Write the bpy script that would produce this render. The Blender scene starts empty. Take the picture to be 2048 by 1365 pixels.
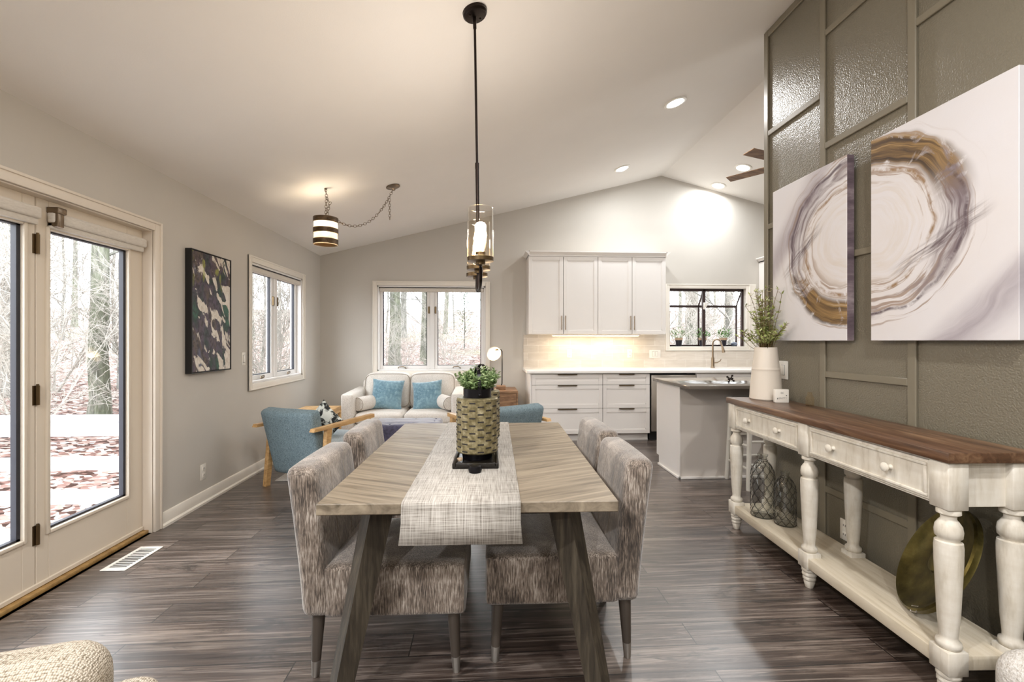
import bpy, bmesh, math, random
from mathutils import Vector, Matrix, noise as mnoise
PI = math.pi
R = math.radians
sc = bpy.context.scene
COL = sc.collection

# ------------------------------------------------------------------ camera, world, exposure
cam_d = bpy.data.cameras.new('camera')
cam_d.sensor_width = 36.0
cam_d.lens = 910.0 / 2048.0 * 36.0
cam_d.clip_start = 0.05
cam_d.clip_end = 300
cam = bpy.data.objects.new('camera', cam_d)
COL.objects.link(cam)
cam.location = (0, 0, 1.30)
cam.rotation_euler = (R(90), 0, -math.atan(56 / 910.0))
sc.camera = cam

w = bpy.data.worlds.new('overcast_sky')
sc.world = w
w.use_nodes = True
bg = w.node_tree.nodes['Background']
bg.inputs['Color'].default_value = (0.90, 0.95, 1.0, 1)
bg.inputs['Strength'].default_value = 7.5
sc.view_settings.view_transform = 'Standard'
sc.view_settings.look = 'None'
sc.view_settings.exposure = 0.42
sc.view_settings.gamma = 1.0
sc.view_settings.use_curve_mapping = False
try:
    sc.cycles.max_bounces = 10
    sc.cycles.diffuse_bounces = 5
    sc.cycles.transparent_max_bounces = 16
    sc.cycles.sample_clamp_indirect = 4.0
    sc.cycles.caustics_reflective = False
    sc.cycles.caustics_refractive = False
except Exception:
    pass

CAN_W = 24.0        # watts of each recessed ceiling light


def area(name, loc, rot, sx, sy, power, color=(1, 1, 1), parent=None, shape='RECTANGLE', spread=180):
    d = bpy.data.lights.new(name, 'AREA')
    d.shape = shape
    d.size = sx
    if shape in ('RECTANGLE', 'ELLIPSE'):
        d.size_y = sy
    d.energy = power
    d.color = color
    d.spread = R(spread)
    o = bpy.data.objects.new(name, d)
    COL.objects.link(o)
    o.location = loc
    o.rotation_euler = rot
    o.parent = parent
    return o


def point(name, loc, power, color, parent=None, r=0.03):
    d = bpy.data.lights.new(name, 'POINT')
    d.energy = power
    d.color = color
    d.shadow_soft_size = r
    o = bpy.data.objects.new(name, d)
    COL.objects.link(o)
    o.location = loc
    o.parent = parent
    return o


# ------------------------------------------------------------------ colour and nodes


def lin(h):
    h = h.lstrip('#')
    v = [int(h[i:i + 2], 16) / 255.0 for i in (0, 2, 4)]
    return tuple((c / 12.92 if c <= 0.04045 else ((c + 0.055) / 1.055) ** 2.4) for c in v) + (1.0,)


class NT:
    def __init__(self, name):
        self.m = bpy.data.materials.new(name)
        self.m.use_nodes = True
        self.t = self.m.node_tree
        self.p = self.t.nodes['Principled BSDF']
        self.out = self.t.nodes['Material Output']
        self._co = None

    def n(self, typ, **kw):
        nd = self.t.nodes.new(typ)
        for k, v in kw.items():
            setattr(nd, k, v)
        return nd

    def link(self, a, b):
        self.t.links.new(a, b)

    def put(self, sock, val):
        if hasattr(val, 'is_output') or isinstance(val, bpy.types.NodeSocket):
            self.link(val, sock)
        else:
            sock.default_value = val

    def co(self):
        if self._co is None:
            self._co = self.n('ShaderNodeTexCoord').outputs['Object']
        return self._co

    def mapping(self, scale=(1, 1, 1), rot=(0, 0, 0), loc=(0, 0, 0), vec=None):
        mp = self.n('ShaderNodeMapping')
        self.link(vec or self.co(), mp.inputs['Vector'])
        mp.inputs['Scale'].default_value = scale
        mp.inputs['Rotation'].default_value = rot
        mp.inputs['Location'].default_value = loc
        return mp.outputs['Vector']

    def noise(self, scale=(1, 1, 1), detail=4, rough=0.55, dist=0, vec=None, s=1.0, loc=(0, 0, 0), rot=(0, 0, 0)):
        nd = self.n('ShaderNodeTexNoise')
        self.link(self.mapping(scale, rot, loc, vec), nd.inputs['Vector'])
        nd.inputs['Scale'].default_value = s
        nd.inputs['Detail'].default_value = detail
        nd.inputs['Roughness'].default_value = rough
        nd.inputs['Distortion'].default_value = dist
        return nd.outputs['Fac']

    def ramp(self, fac, stops, interp='LINEAR'):
        nd = self.n('ShaderNodeValToRGB')
        cr = nd.color_ramp
        cr.interpolation = interp
        while len(cr.elements) < len(stops):
            cr.elements.new(0.5)
        for e, (p, c) in zip(cr.elements, stops):
            e.position = p
            e.color = lin(c) if isinstance(c, str) else (c, c, c, 1)
        self.put(nd.inputs['Fac'], fac)
        return nd.outputs['Color']

    def mix(self, fac, a, b, mode='MIX'):
        nd = self.n('ShaderNodeMix', data_type='RGBA', blend_type=mode)
        self.put(nd.inputs[0], fac)
        self.put(nd.inputs[6], lin(a) if isinstance(a, str) else a)
        self.put(nd.inputs[7], lin(b) if isinstance(b, str) else b)
        return nd.outputs[2]

    def math(self, op, a, b=0.0, c=0.0, clamp=False):
        nd = self.n('ShaderNodeMath', operation=op, use_clamp=clamp)
        self.put(nd.inputs[0], a)
        self.put(nd.inputs[1], b)
        self.put(nd.inputs[2], c)
        return nd.outputs[0]

    def sep(self, vec=None):
        nd = self.n('ShaderNodeSeparateXYZ')
        self.link(vec or self.co(), nd.inputs[0])
        return nd.outputs

    def comb(self, x, y, z):
        nd = self.n('ShaderNodeCombineXYZ')
        for i, v in enumerate((x, y, z)):
            self.put(nd.inputs[i], v)
        return nd.outputs[0]

    def maprange(self, v, a, b, c=0.0, d=1.0, smooth=True):
        nd = self.n('ShaderNodeMapRange')
        nd.interpolation_type = 'SMOOTHSTEP' if smooth else 'LINEAR'
        nd.clamp = True if not smooth else nd.clamp
        self.put(nd.inputs[0], v)
        for i, x in enumerate((a, b, c, d)):
            nd.inputs[1 + i].default_value = x
        return nd.outputs[0]

    def bump(self, h, strength=0.3, dist=0.01):
        nd = self.n('ShaderNodeBump')
        nd.inputs['Strength'].default_value = strength
        nd.inputs['Distance'].default_value = dist
        self.link(h, nd.inputs['Height'])
        self.link(nd.outputs['Normal'], self.p.inputs['Normal'])

    def color(self, c):
        self.put(self.p.inputs['Base Color'], lin(c) if isinstance(c, str) else c)

    def set(self, **kw):
        names = {'rough': 'Roughness', 'metal': 'Metallic', 'spec': 'Specular IOR Level', 'coat': 'Coat Weight',
                 'sheen': 'Sheen Weight', 'trans': 'Transmission Weight', 'coatr': 'Coat Roughness'}
        for k, v in kw.items():
            self.put(self.p.inputs[names[k]], v)
        return self


def plain(name, c, rough=0.5, metal=0.0, var=0.06, vs=6.0, bump=None, **kw):
    """paint, metal or plastic: one colour with a faint uneven tone"""
    t = NT(name)
    f = t.noise((vs, vs, vs), 4)
    base = lin(c)
    a = tuple(x * (1 - var) for x in base[:3]) + (1,)
    b = tuple(min(1, x * (1 + var)) for x in base[:3]) + (1,)
    t.color(t.mix(f, a, b))
    t.set(rough=rough, metal=metal, **kw)
    if bump:
        t.bump(t.noise((bump[0],) * 3, 3), bump[1], bump[2])
    return t.m


def ramped(name, stops, scale, rough=0.7, detail=5, dist=0.0, bump=0.25, bd=0.004, metal=0.0, extra=None, **kw):
    t = NT(name)
    f = t.noise(scale, detail, 0.6, dist)
    c = t.ramp(f, stops)
    if extra:
        f2 = t.noise(extra[0], 3)
        c = t.mix(t.ramp(f2, [(0.35, 0.0), (0.65, extra[2])]), c, extra[1])
    t.color(c)
    t.set(rough=rough, metal=metal, **kw)
    if bump:
        t.bump(f, bump, bd)
    return t.m


def emit(name, c, s):
    t = NT(name)
    t.color(c)
    t.p.inputs['Emission Color'].default_value = lin(c)
    t.p.inputs['Emission Strength'].default_value = s
    return t.m


def glass_thin(name, tint=(1, 1, 1), refl=1.0, ior=1.35, alpha=None, edge=None):
    t = NT(name)
    t.t.nodes.remove(t.p)
    tr = t.n('ShaderNodeBsdfTransparent')
    tr.inputs['Color'].default_value = tuple(tint) + (1,)
    gl = t.n('ShaderNodeBsdfGlossy')
    gl.inputs['Roughness'].default_value = 0.02
    lw = t.n('ShaderNodeLayerWeight')
    lw.inputs['Blend'].default_value = 0.5
    mx = t.n('ShaderNodeMixShader')
    f = t.math('POWER', lw.outputs['Facing'], 4.0)
    f = t.math('MULTIPLY', t.math('ADD', t.math('MULTIPLY', f, 0.6), 0.035), refl)
    t.link(f, mx.inputs[0])
    t.link(tr.outputs[0], mx.inputs[1])
    t.link(gl.outputs[0], mx.inputs[2])
    t.link(mx.outputs[0], t.out.inputs['Surface'])
    return t.m


MT = {}


def build_materials():
    m = MT
    # room
    for nm, c in (('wall_greige', 'cbc6be'), ('ceiling_white', 'f3efea')):
        t = NT(nm)
        f = t.noise((2.2, 2.2, 2.2), 3)
        b = lin(c)
        t.color(t.mix(f, tuple(x * 0.97 for x in b[:3]) + (1,), tuple(min(1, x * 1.03) for x in b[:3]) + (1,)))
        t.set(rough=0.75, spec=0.3)
        t.bump(t.noise((140, 140, 140), 2), 0.10, 0.003)
        m[nm] = t.m
    t = NT('accent_taupe')
    t.color(t.mix(t.noise((3, 3, 3), 3), '716b5d', '7b7566'))
    t.set(rough=0.30, spec=0.5)
    h = t.ramp(t.noise((130, 130, 130), 2, 0.5), [(0.35, 0.0), (0.65, 1.0)])
    t.bump(h, 0.30, 0.004)
    m['accent'] = t.m
    m['accent_trim'] = plain('accent_batten', '7d7666', 0.35, bump=(60, 0.05, 0.003))
    m['trim'] = plain('white_trim', 'ece6dc', 0.4, var=0.02)
    m['door_paint'] = plain('cream_door_paint', 'ddd2c2', 0.45, var=0.03)
    m['casing_paint'] = plain('cream_casing_paint', 'e6dccf', 0.45, var=0.03)
    m['vinyl'] = plain('white_window_vinyl', 'eceae8', 0.4, var=0.01)
    m['shade'] = ramped('roller_shade_cloth', [(0.3, 'cfc8be'), (0.7, 'ded8cf')], (40, 40, 160), 0.8, bump=0.1)
    m['black_gasket'] = plain('dark_glazing_bead', '23232c', 0.5)
    m['sill_oak'] = ramped('threshold_oak', [(0.3, '8f6f42'), (0.7, 'b5935c')], (4, 30, 30), 0.5)
    m['glass'] = glass_thin('window_glass', refl=0.55)
    m['bronze'] = plain('brown_window_frame', '35231f', 0.45)
    m['plate'] = plain('white_plastic', 'eeeae2', 0.35, var=0.01)
    m['slot'] = plain('dark_slot', '2a2623', 0.6)
    # floor
    t = NT('dark_oak_planks')
    br = t.n('ShaderNodeTexBrick')
    t.link(t.mapping((1, 1, 1), loc=(0.31, 0.055, 0)), br.inputs['Vector'])
    br.offset = 0.37
    br.offset_frequency = 2
    br.inputs['Scale'].default_value = 1.0
    br.inputs['Brick Width'].default_value = 1.22
    br.inputs['Row Height'].default_value = 0.15
    br.inputs['Mortar Size'].default_value = 0.0026
    br.inputs['Mortar Smooth'].default_value = 0.1
    br.inputs['Color1'].default_value = (0.25, 0.25, 0.25, 1)
    br.inputs['Color2'].default_value = (0.75, 0.75, 0.75, 1)
    br.inputs['Mortar'].default_value = (0, 0, 0, 1)
    sx, sy, sz = t.sep()
    shift = t.math('MULTIPLY', br.outputs['Color'], 37.0)
    v = t.comb(t.math('ADD', sx, shift), sy, shift)
    g1 = t.noise((1.6, 26, 1), 7, 0.62, 0.6, vec=v)
    g2 = t.noise((2.4, 120, 1), 5, 0.6, 0.5, vec=v)
    kn = t.noise((2.4, 9, 1), 4, 0.65, 1.8, vec=v)
    c = t.ramp(g1, [(0.28, '211915'), (0.45, '41342e'), (0.56, '5e5149'), (0.72, '8a7d73')])
    c = t.mix(t.ramp(g2, [(0.42, 0.0), (0.64, 0.6)]), c, '2a1f19')
    g3 = t.noise((1.1, 42, 1), 5, 0.65, 1.6, vec=v)
    c = t.mix(t.ramp(g3, [(0.53, 0.0), (0.63, 0.5)]), c, 'a0938a')
    c = t.mix(t.ramp(kn, [(0.58, 0.0), (0.68, 0.85)]), c, '1d1613')
    c = t.mix(0.5, c, t.mix(0.7, c, br.outputs['Color'], 'OVERLAY'))
    c = t.mix(br.outputs['Fac'], c, '0c0908')
    t.color(c)
    t.set(rough=t.ramp(g2, [(0.2, 0.30), (0.8, 0.46)]), spec=1.0, coat=0.6, coatr=0.28)
    hh = t.math('SUBTRACT', t.math('MULTIPLY', g1, 0.6), br.outputs['Fac'])
    hh = t.math('ADD', hh, t.math('MULTIPLY', g2, 0.4))
    t.bump(hh, 0.35, 0.004)
    m['floor'] = t.m
    # tile
    t = NT('pale_stone_tile')
    br = t.n('ShaderNodeTexBrick')
    t.link(t.mapping((1, 1, 1), rot=(R(90), 0, 0)), br.inputs['Vector'])
    br.inputs['Scale'].default_value = 1
    br.inputs['Brick Width'].default_value = 0.305
    br.inputs['Row Height'].default_value = 0.103
    br.inputs['Mortar Size'].default_value = 0.002
    br.inputs['Color1'].default_value = lin('d6cdc1')
    br.inputs['Color2'].default_value = lin('e3dbd0')
    br.inputs['Mortar'].default_value = lin('efeae2')
    vein = t.noise((3, 3, 16), 5, 0.6, 1.0)
    c = t.mix(t.ramp(vein, [(0.4, 0.0), (0.7, 0.5)]), br.outputs['Color'], 'c2b6a8')
    t.color(c)
    t.set(rough=0.22)
    t.bump(t.math('SUBTRACT', 1.0, br.outputs['Fac']), 0.2, 0.002)
    m['tile'] = t.m
    # kitchen
    m['cab'] = plain('white_cabinet_paint', 'eae6e2', 0.38, var=0.015)
    m['cab_gap'] = plain('cabinet_shadow_gap', '4a4540', 0.7)  # shade between cabinet fronts, put in as a dark colour
    m['island_paint'] = plain('warm_grey_island_paint', 'c8c1ba', 0.45, var=0.02)
    m['quartz_white'] = plain('white_quartz', 'f3f0ec', 0.2, var=0.01)
    m['quartz_grey'] = plain('grey_quartz', '6e675f', 0.10, var=0.04)
    m['steel'] = plain('brushed_steel', 'b9b2a8', 0.32, 0.9)
    m['nickel'] = plain('satin_nickel', '9c8a74', 0.28, 0.95)
    m['black'] = plain('black_plastic', '131212', 0.5)
    m['led'] = emit('warm_led_strip', 'ffe9c4', 4.0)
    m['can_emit'] = emit('recessed_bulb', 'fffaf2', 14.0)
    # furniture
    t = NT('grey_washed_table_wood')
    x, y, z = t.sep()
    ax = t.math('ABSOLUTE', x)
    v = t.comb(t.math('ADD', x, 0.0), t.math('ADD', y, t.math('MULTIPLY', ax, -0.42)), z)
    g = t.noise((2.2, 34, 20), 6, 0.6, 0.7, vec=v)
    g2 = t.noise((1.5, 7, 3), 4, 0.6, 1.2, vec=v)
    c = t.ramp(g, [(0.3, '62584a'), (0.5, '8c806f'), (0.7, 'a59884')])
    c = t.mix(t.ramp(g2, [(0.52, 0.0), (0.7, 0.55)]), c, '5a5044')
    t.color(c)
    t.set(rough=0.42, spec=0.4)
    t.bump(g, 0.15, 0.003)
    m['table'] = t.m
    m['table_leg'] = ramped('grey_washed_leg_wood', [(0.3, '26211b'), (0.5, '40392f'), (0.75, '5e5648')], (60, 60, 5), 0.5, dist=0.4)
    t = NT('woven_runner')
    a = t.noise((420, 9, 9), 3, 0.6)
    b = t.noise((9, 420, 420), 3, 0.6)
    f = t.math('MULTIPLY', t.math('ADD', a, b), 0.5)
    t.color(t.ramp(f, [(0.36, '6f6861'), (0.47, 'aea8a0'), (0.58, 'd2cec8')]))
    t.set(rough=0.8)
    t.bump(f, 0.3, 0.003)
    m['runner'] = t.m
    t = NT('crushed_chenille')
    a = t.noise((240, 240, 22), 4, 0.6, 0.5)
    b = t.noise((6, 6, 4), 5, 0.62, 1.0)
    f = t.math('ADD', t.math('MULTIPLY', a, 0.62), t.math('MULTIPLY', b, 0.42))
    t.color(t.ramp(f, [(0.41, '2f2722'), (0.48, '5c5046'), (0.56, '8b7d71'), (0.66, 'c6bcb2')]))
    t.set(rough=0.62, sheen=0.6)
    t.bump(a, 0.5, 0.006)
    m['chenille'] = t.m
    m['chair_leg'] = plain('dark_taupe_leg', '4d453e', 0.4)
    m['chair_tip'] = plain('silver_ferrule', 'a9a49e', 0.35, 0.8)
    m['linen'] = ramped('oatmeal_linen', [(0.3, 'c6beb5'), (0.5, 'e0dad2'), (0.7, 'efeae4')], (120, 120, 120), 0.9, extra=((9, 9, 9), 'd6cec6', 0.4))
    m['piping'] = plain('linen_piping', '9c9184', 0.9)
    m['blue_tweed'] = ramped('blue_grey_tweed', [(0.3, '49555b'), (0.5, '6c7f87'), (0.72, '98a7ac')], (150, 150, 110), 0.9, extra=((60, 60, 14), '80959e', 0.5))
    m['pale_tweed'] = ramped('pale_blue_tweed', [(0.3, '93a2ab'), (0.7, 'c6d0d5')], (120, 120, 120), 0.9)
    m['blue_velvet'] = ramped('teal_velvet', [(0.3, '4a6c7b'), (0.5, '64899a'), (0.7, '93b0bb')], (30, 30, 22), 0.75, sheen=0.5, extra=((4, 4, 4), '86a6b2', 0.5))
    m['navy'] = ramped('indigo_velvet', [(0.3, '2d2c42'), (0.7, '5a597a')], (30, 30, 30), 0.7, sheen=0.7)
    m['oak'] = ramped('pale_oak', [(0.3, 'a87f4e'), (0.5, 'c8a06b'), (0.7, 'dcb988')], (35, 5, 35), 0.45, dist=0.5)
    m['walnut'] = ramped('walnut_veneer', [(0.3, '5d422d'), (0.5, '86654a'), (0.7, 'a5836290'[:6])], (6, 30, 30), 0.45, dist=0.6)
    m['rug'] = ramped('cream_rug_pile', [(0.3, 'bdb6ac'), (0.7, 'e2ddd5')], (90, 90, 90), 0.95)
    m['print'] = ramped('black_white_print_cloth', [(0.46, '1b1d20'), (0.5, '6d7470'), (0.54, 'dfe3de')], (14, 14, 14), 0.85, dist=1.0, bump=0.1)
    m['console_white'] = ramped('distressed_white_paint', [(0.25, 'bfb6a6'), (0.45, 'dcd6ca'), (0.7, 'e9e5dc')], (30, 30, 6), 0.5, extra=((9, 9, 30), 'c9bfae', 0.35))
    m['console_shelf'] = ramped('distressed_shelf_paint', [(0.25, 'b3a78f'), (0.45, 'd2c7b2'), (0.7, 'ded5c4')], (40, 3, 10), 0.5)
    m['pine'] = ramped('stained_pine_top', [(0.28, '3b2a1f'), (0.5, '674b37'), (0.72, '8f7156')], (30, 2.4, 30), 0.35, dist=0.8, extra=((7, 2, 2), '4a2f1f', 0.45))
    m['stool_paint'] = plain('white_stool_paint', 'dcd8ce', 0.45)
    m['brass_old'] = ramped('aged_brass', [(0.3, '39331c'), (0.5, '665d33'), (0.72, '8f834f')], (9, 9, 9), 0.36, metal=0.85, extra=((26, 26, 26), '4f4720', 0.5), bump=0.15)
    m['gold_tin'] = ramped('mottled_gold_tin', [(0.3, '625a3e'), (0.5, '968b68'), (0.7, 'c4bb9c')], (40, 40, 40), 0.42, metal=0.4, bump=0.1, extra=((60, 60, 60), '5d5436', 0.6))
    m['dark_iron'] = plain('black_iron', '17151a', 0.35, 0.6)
    m['tray_black'] = plain('black_lacquer_tray', '17130f', 0.28, bump=(60, 0.4, 0.004))
    m['rubbed_bronze'] = plain('oil_rubbed_bronze', '2b2320', 0.32, 0.85)
    m['antique_bronze'] = plain('antique_bronze', '6b5a42', 0.3, 0.9)
    m['band_bronze'] = ramped('brown_metal_band', [(0.3, '3b2d20'), (0.7, '6e5940')], (14, 14, 40), 0.4, metal=0.6)
    m['chain'] = plain('brushed_chain', '7a6c5c', 0.3, 0.9)
    m['bulb'] = emit('warm_bulb', 'ffdca6', 22.0)
    m['bulb_soft'] = emit('warm_bulb_soft', 'ffe3b8', 9.0)
    m['shade_glass'] = glass_thin('clear_shade_glass', (1.0, 0.985, 0.96), 1.3, 1.45)
    t = NT('frosted_lamp_liner')
    t.t.nodes.remove(t.p)
    a_ = t.n('ShaderNodeBsdfTranslucent')
    a_.inputs['Color'].default_value = lin('f6ecd8')
    b_ = t.n('ShaderNodeBsdfTransparent')
    mx_ = t.n('ShaderNodeMixShader')
    mx_.inputs[0].default_value = 0.45
    t.link(b_.outputs[0], mx_.inputs[1])
    t.link(a_.outputs[0], mx_.inputs[2])
    t.link(mx_.outputs[0], t.out.inputs['Surface'])
    m['liner'] = t.m
    m['amber_glass'] = glass_thin('seeded_warm_glass', (1.0, 0.94, 0.84), 1.0, 1.45)
    m['bottle_glass'] = glass_thin('smoky_bottle_glass', (0.84, 0.85, 0.83), 3.5, 1.5)
    m['wire'] = plain('black_wire', '1c1a18', 0.45, 0.5)
    m['plum_edge'] = ramped('plum_streaks', [(0.3, '4a3e45'), (0.5, '6f6068'), (0.7, 'a39699')], (4, 14, 4), 0.6)
    m['vase'] = plain('cream_ceramic', 'dfd6ca', 0.38, var=0.03, bump=(40, 0.05, 0.003))
    m['lamp_white'] = plain('cream_lamp_enamel', 'd8c6ac', 0.4)
    m['rock'] = ramped('blue_grey_stone', [(0.3, '4e5666'), (0.7, '8a93a3')], (12, 12, 12), 0.8)
    m['pot_black'] = plain('black_plant_pot', '23202a', 0.35)
    m['pot_rim'] = plain('terracotta_tan_rim', 'b29a80', 0.7)
    m['soil'] = plain('dark_soil', '2a211a', 0.95)
    for nm, a, b, c in (('leaf_boxwood', '3f5a33', '7f9a62', 'c9d6a8'), ('leaf_sage', '3d5c30', '5f8049', '93ad78'),
                        ('leaf_stem', '6a783c', 'a3b066', 'd6d9a8')):
        m[nm] = ramped(nm, [(0.3, a), (0.5, b), (0.72, c)], (45, 45, 45), 0.55, bump=0)
    m['petal'] = plain('pale_dry_blossom', 'e0d4ba', 0.8, var=0.2, vs=40)
    m['twig'] = plain('dry_stem', '6a5a36', 0.8)
    t = NT('oatmeal_knit')
    wv = t.n('ShaderNodeTexVoronoi')
    t.link(t.mapping((230, 230, 230)), wv.inputs['Vector'])
    wv.inputs['Randomness'].default_value = 0.45
    wv.inputs['Scale'].default_value = 1
    f = wv.outputs['Distance']
    t.color(t.ramp(f, [(0.25, 'd3cabc'), (0.5, 'bbb0a0'), (0.8, '6e6350')]))
    t.set(rough=0.9)
    inv = t.math('SUBTRACT', 1.0, f)
    t.bump(inv, 0.6, 0.006)
    m['knit'] = t.m
    m['fluffy'] = ramped('white_boucle', [(0.3, 'c9c3ba'), (0.6, 'f1eeea')], (120, 120, 120), 0.95, bump=0.8, bd=0.01)
    # outside
    t = NT('leaf_litter')
    vo = t.n('ShaderNodeTexVoronoi')
    t.link(t.mapping((16, 16, 16)), vo.inputs['Vector'])
    vo.inputs['Scale'].default_value = 1
    vc = t.n('ShaderNodeSeparateColor')
    t.link(vo.outputs['Color'], vc.inputs[0])
    c = t.ramp(vc.outputs[0], [(0.1, '35251f'), (0.35, '6a5049'), (0.65, '8b7a72'), (0.95, 'b0a6a0')])
    c = t.mix(t.ramp(t.noise((0.25, 0.25, 0.25), 4), [(0.52, 0.0), (0.7, 0.5)]), c, '6b7055')
    t.color(c)
    t.set(rough=0.95, spec=0.1)
    m['litter'] = t.m
    m['bark'] = ramped('grey_bark', [(0.3, '45433f'), (0.5, '716f6a'), (0.72, 'a09e98')], (14, 14, 4), 0.95, extra=((3, 3, 2), '6a6d60', 0.4), bump=0.6, bd=0.03)
    m['bark_moss'] = ramped('mossy_bark', [(0.3, '3e3d38'), (0.5, '69685f'), (0.72, '96958c')], (14, 14, 4), 0.95, extra=((4, 4, 2), '5d6648', 0.55), bump=0.6, bd=0.03)
    m['pale_twig'] = plain('pale_twig_bark', '9a958d', 0.9, var=0.15)
    m['pine_needles'] = ramped('pale_pine_needles', [(0.3, '4d624a'), (0.7, '7c8f76')], (20, 20, 20), 0.8, bump=0)
    m['deck'] = ramped('weathered_deck_boards', [(0.3, '8f8c8c'), (0.7, 'bdbbbb')], (3, 40, 3), 0.8)
    m['rail_white'] = plain('white_rail_paint', 'cfcfd3', 0.5, var=0.03)


build_materials()


def painting_swirl(name, cx, cy, gold_ang, gold_w, plum_ang, corner, slash):
    """abstract brushed ring on white canvas; local x right, y up, z out"""
    t = NT(name)
    x, y, z = t.sep()
    wx = t.math('SUBTRACT', t.noise((4, 4, 1), 2, 0.5), 0.5)
    wy = t.math('SUBTRACT', t.noise((4, 4, 1), 2, 0.5, loc=(7, 3, 2)), 0.5)
    dx = t.math('ADD', t.math('SUBTRACT', x, cx), t.math('MULTIPLY', wx, 0.10))
    dy = t.math('ADD', t.math('SUBTRACT', y, cy), t.math('MULTIPLY', wy, 0.10))
    dx = t.math('MULTIPLY', dx, 0.92)
    r = t.math('SQRT', t.math('ADD', t.math('MULTIPLY', dx, dx), t.math('MULTIPLY', dy, dy)))
    ang = t.math('ARCTAN2', dy, dx)
    ca = t.math('COSINE', ang)
    sa = t.math('SINE', ang)

    def band(r0, r1, soft):
        a = t.maprange(r, r0 - soft, r0 + soft)
        b = t.maprange(r, r1 - soft, r1 + soft)
        return t.math('SUBTRACT', a, b, clamp=True)

    def amask(a0, width):
        d = t.math('ADD', t.math('MULTIPLY', ca, math.cos(a0)), t.math('MULTIPLY', sa, math.sin(a0)))
        return t.maprange(d, math.cos(width), math.cos(width * 0.35))

    pv = t.comb(t.math('MULTIPLY', r, 40.0), t.math('MULTIPLY', ca, 0.8), t.math('MULTIPLY', sa, 0.8))
    strokes = t.noise((1, 1, 1), 6, 0.62, 0.5, vec=pv)
    pv2 = t.comb(t.math('MULTIPLY', r, 12.0), t.math('MULTIPLY', ca, 1.1), t.math('MULTIPLY', sa, 1.1))
    broad = t.noise((1, 1, 1), 4, 0.6, 0.7, vec=pv2, loc=(3, 1, 4))
    patch = t.noise((7, 7, 1), 6, 0.65, 0.9, loc=(1, 5, 2))
    # ground
    c = t.mix(t.ramp(t.noise((2.2, 2.2, 1), 3, 0.5), [(0.4, 0.0), (0.75, 0.6)]), 'dcdade', 'dad3cf')
    # lilac corner wash
    cd = t.math('ADD', t.math('MULTIPLY', x, corner[0]), t.math('MULTIPLY', y, corner[1]))
    wash = t.math('SUBTRACT', t.maprange(cd, corner[2] - 0.10, corner[2]), t.maprange(cd, corner[2] + 0.02, corner[2] + 0.16), clamp=True)
    c = t.mix(t.math('MULTIPLY', wash, t.math('MULTIPLY', broad, 1.0)), c, '7d6f7c')
    # inner cream circles
    c = t.mix(t.math('MULTIPLY', band(0.10, 0.34, 0.06), t.ramp(strokes, [(0.42, 0.0), (0.7, 0.35)])), c, 'c9b9a2')
    # thin fine rings
    thin = t.math('MULTIPLY', band(0.26, 0.50, 0.03), t.ramp(strokes, [(0.53, 0.0), (0.60, 0.85)]))
    c = t.mix(thin, c, '9a8474')
    dark = t.math('MULTIPLY', band(0.36, 0.455, 0.012), t.ramp(broad, [(0.44, 0.0), (0.60, 0.95)]))
    c = t.mix(dark, c, '84787c')
    line1 = t.math('MULTIPLY', band(0.425, 0.44, 0.006), t.ramp(patch, [(0.36, 0.0), (0.52, 0.95)]))
    c = t.mix(line1, c, '574850')
    line2 = t.math('MULTIPLY', band(0.300, 0.318, 0.008), t.ramp(patch, [(0.42, 0.0), (0.56, 0.9)]))
    c = t.mix(line2, c, '8d6a3c')
    pl = t.math('MULTIPLY', t.math('MULTIPLY', band(0.33, 0.44, 0.03), amask(plum_ang, 0.9)), t.ramp(strokes, [(0.38, 0.1), (0.62, 0.85)]))
    c = t.mix(pl, c, '6a5d66')
    gm = t.math('MULTIPLY', band(0.335, 0.475, 0.02), amask(gold_ang, gold_w))
    gm = t.math('MULTIPLY', gm, t.ramp(patch, [(0.36, 0.0), (0.46, 1.0)]))
    gold = t.ramp(strokes, [(0.34, '3c2e24'), (0.48, '6d5536'), (0.60, '97794c'), (0.74, 'd6c8b3')])
    c = t.mix(gm, c, gold)
    # a diagonal brushed streak crossing the ring
    x0, y0, x1, y1 = slash
    L = math.hypot(x1 - x0, y1 - y0)
    ux, uy = (x1 - x0) / L, (y1 - y0) / L
    px = t.math('SUBTRACT', x, x0)
    py = t.math('SUBTRACT', y, y0)
    al = t.math('ADD', t.math('MULTIPLY', px, ux), t.math('MULTIPLY', py, uy))
    ac = t.math('ADD', t.math('MULTIPLY', px, -uy), t.math('MULTIPLY', py, ux))
    ac = t.math('ADD', ac, t.math('MULTIPLY', wx, 0.05))
    sm = t.math('SUBTRACT', t.maprange(al, 0.0, L * 0.35), t.maprange(al, L * 0.75, L * 1.05), clamp=True)
    wd = t.math('SUBTRACT', t.maprange(ac, -0.045, -0.02), t.maprange(ac, 0.012, 0.045), clamp=True)
    sv = t.comb(t.math('MULTIPLY', al, 5.0), t.math('MULTIPLY', ac, 70.0), 0.0)
    sn = t.noise((1, 1, 1), 4, 0.6, 0.3, vec=sv)
    c = t.mix(t.math('MULTIPLY', t.math('MULTIPLY', sm, wd), t.ramp(sn, [(0.40, 0.0), (0.62, 0.9)])), c, '5f5156')
    t.color(c)
    t.set(rough=0.6)
    t.bump(t.noise((420, 420, 60), 2), 0.15, 0.002)
    return t.m


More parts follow.
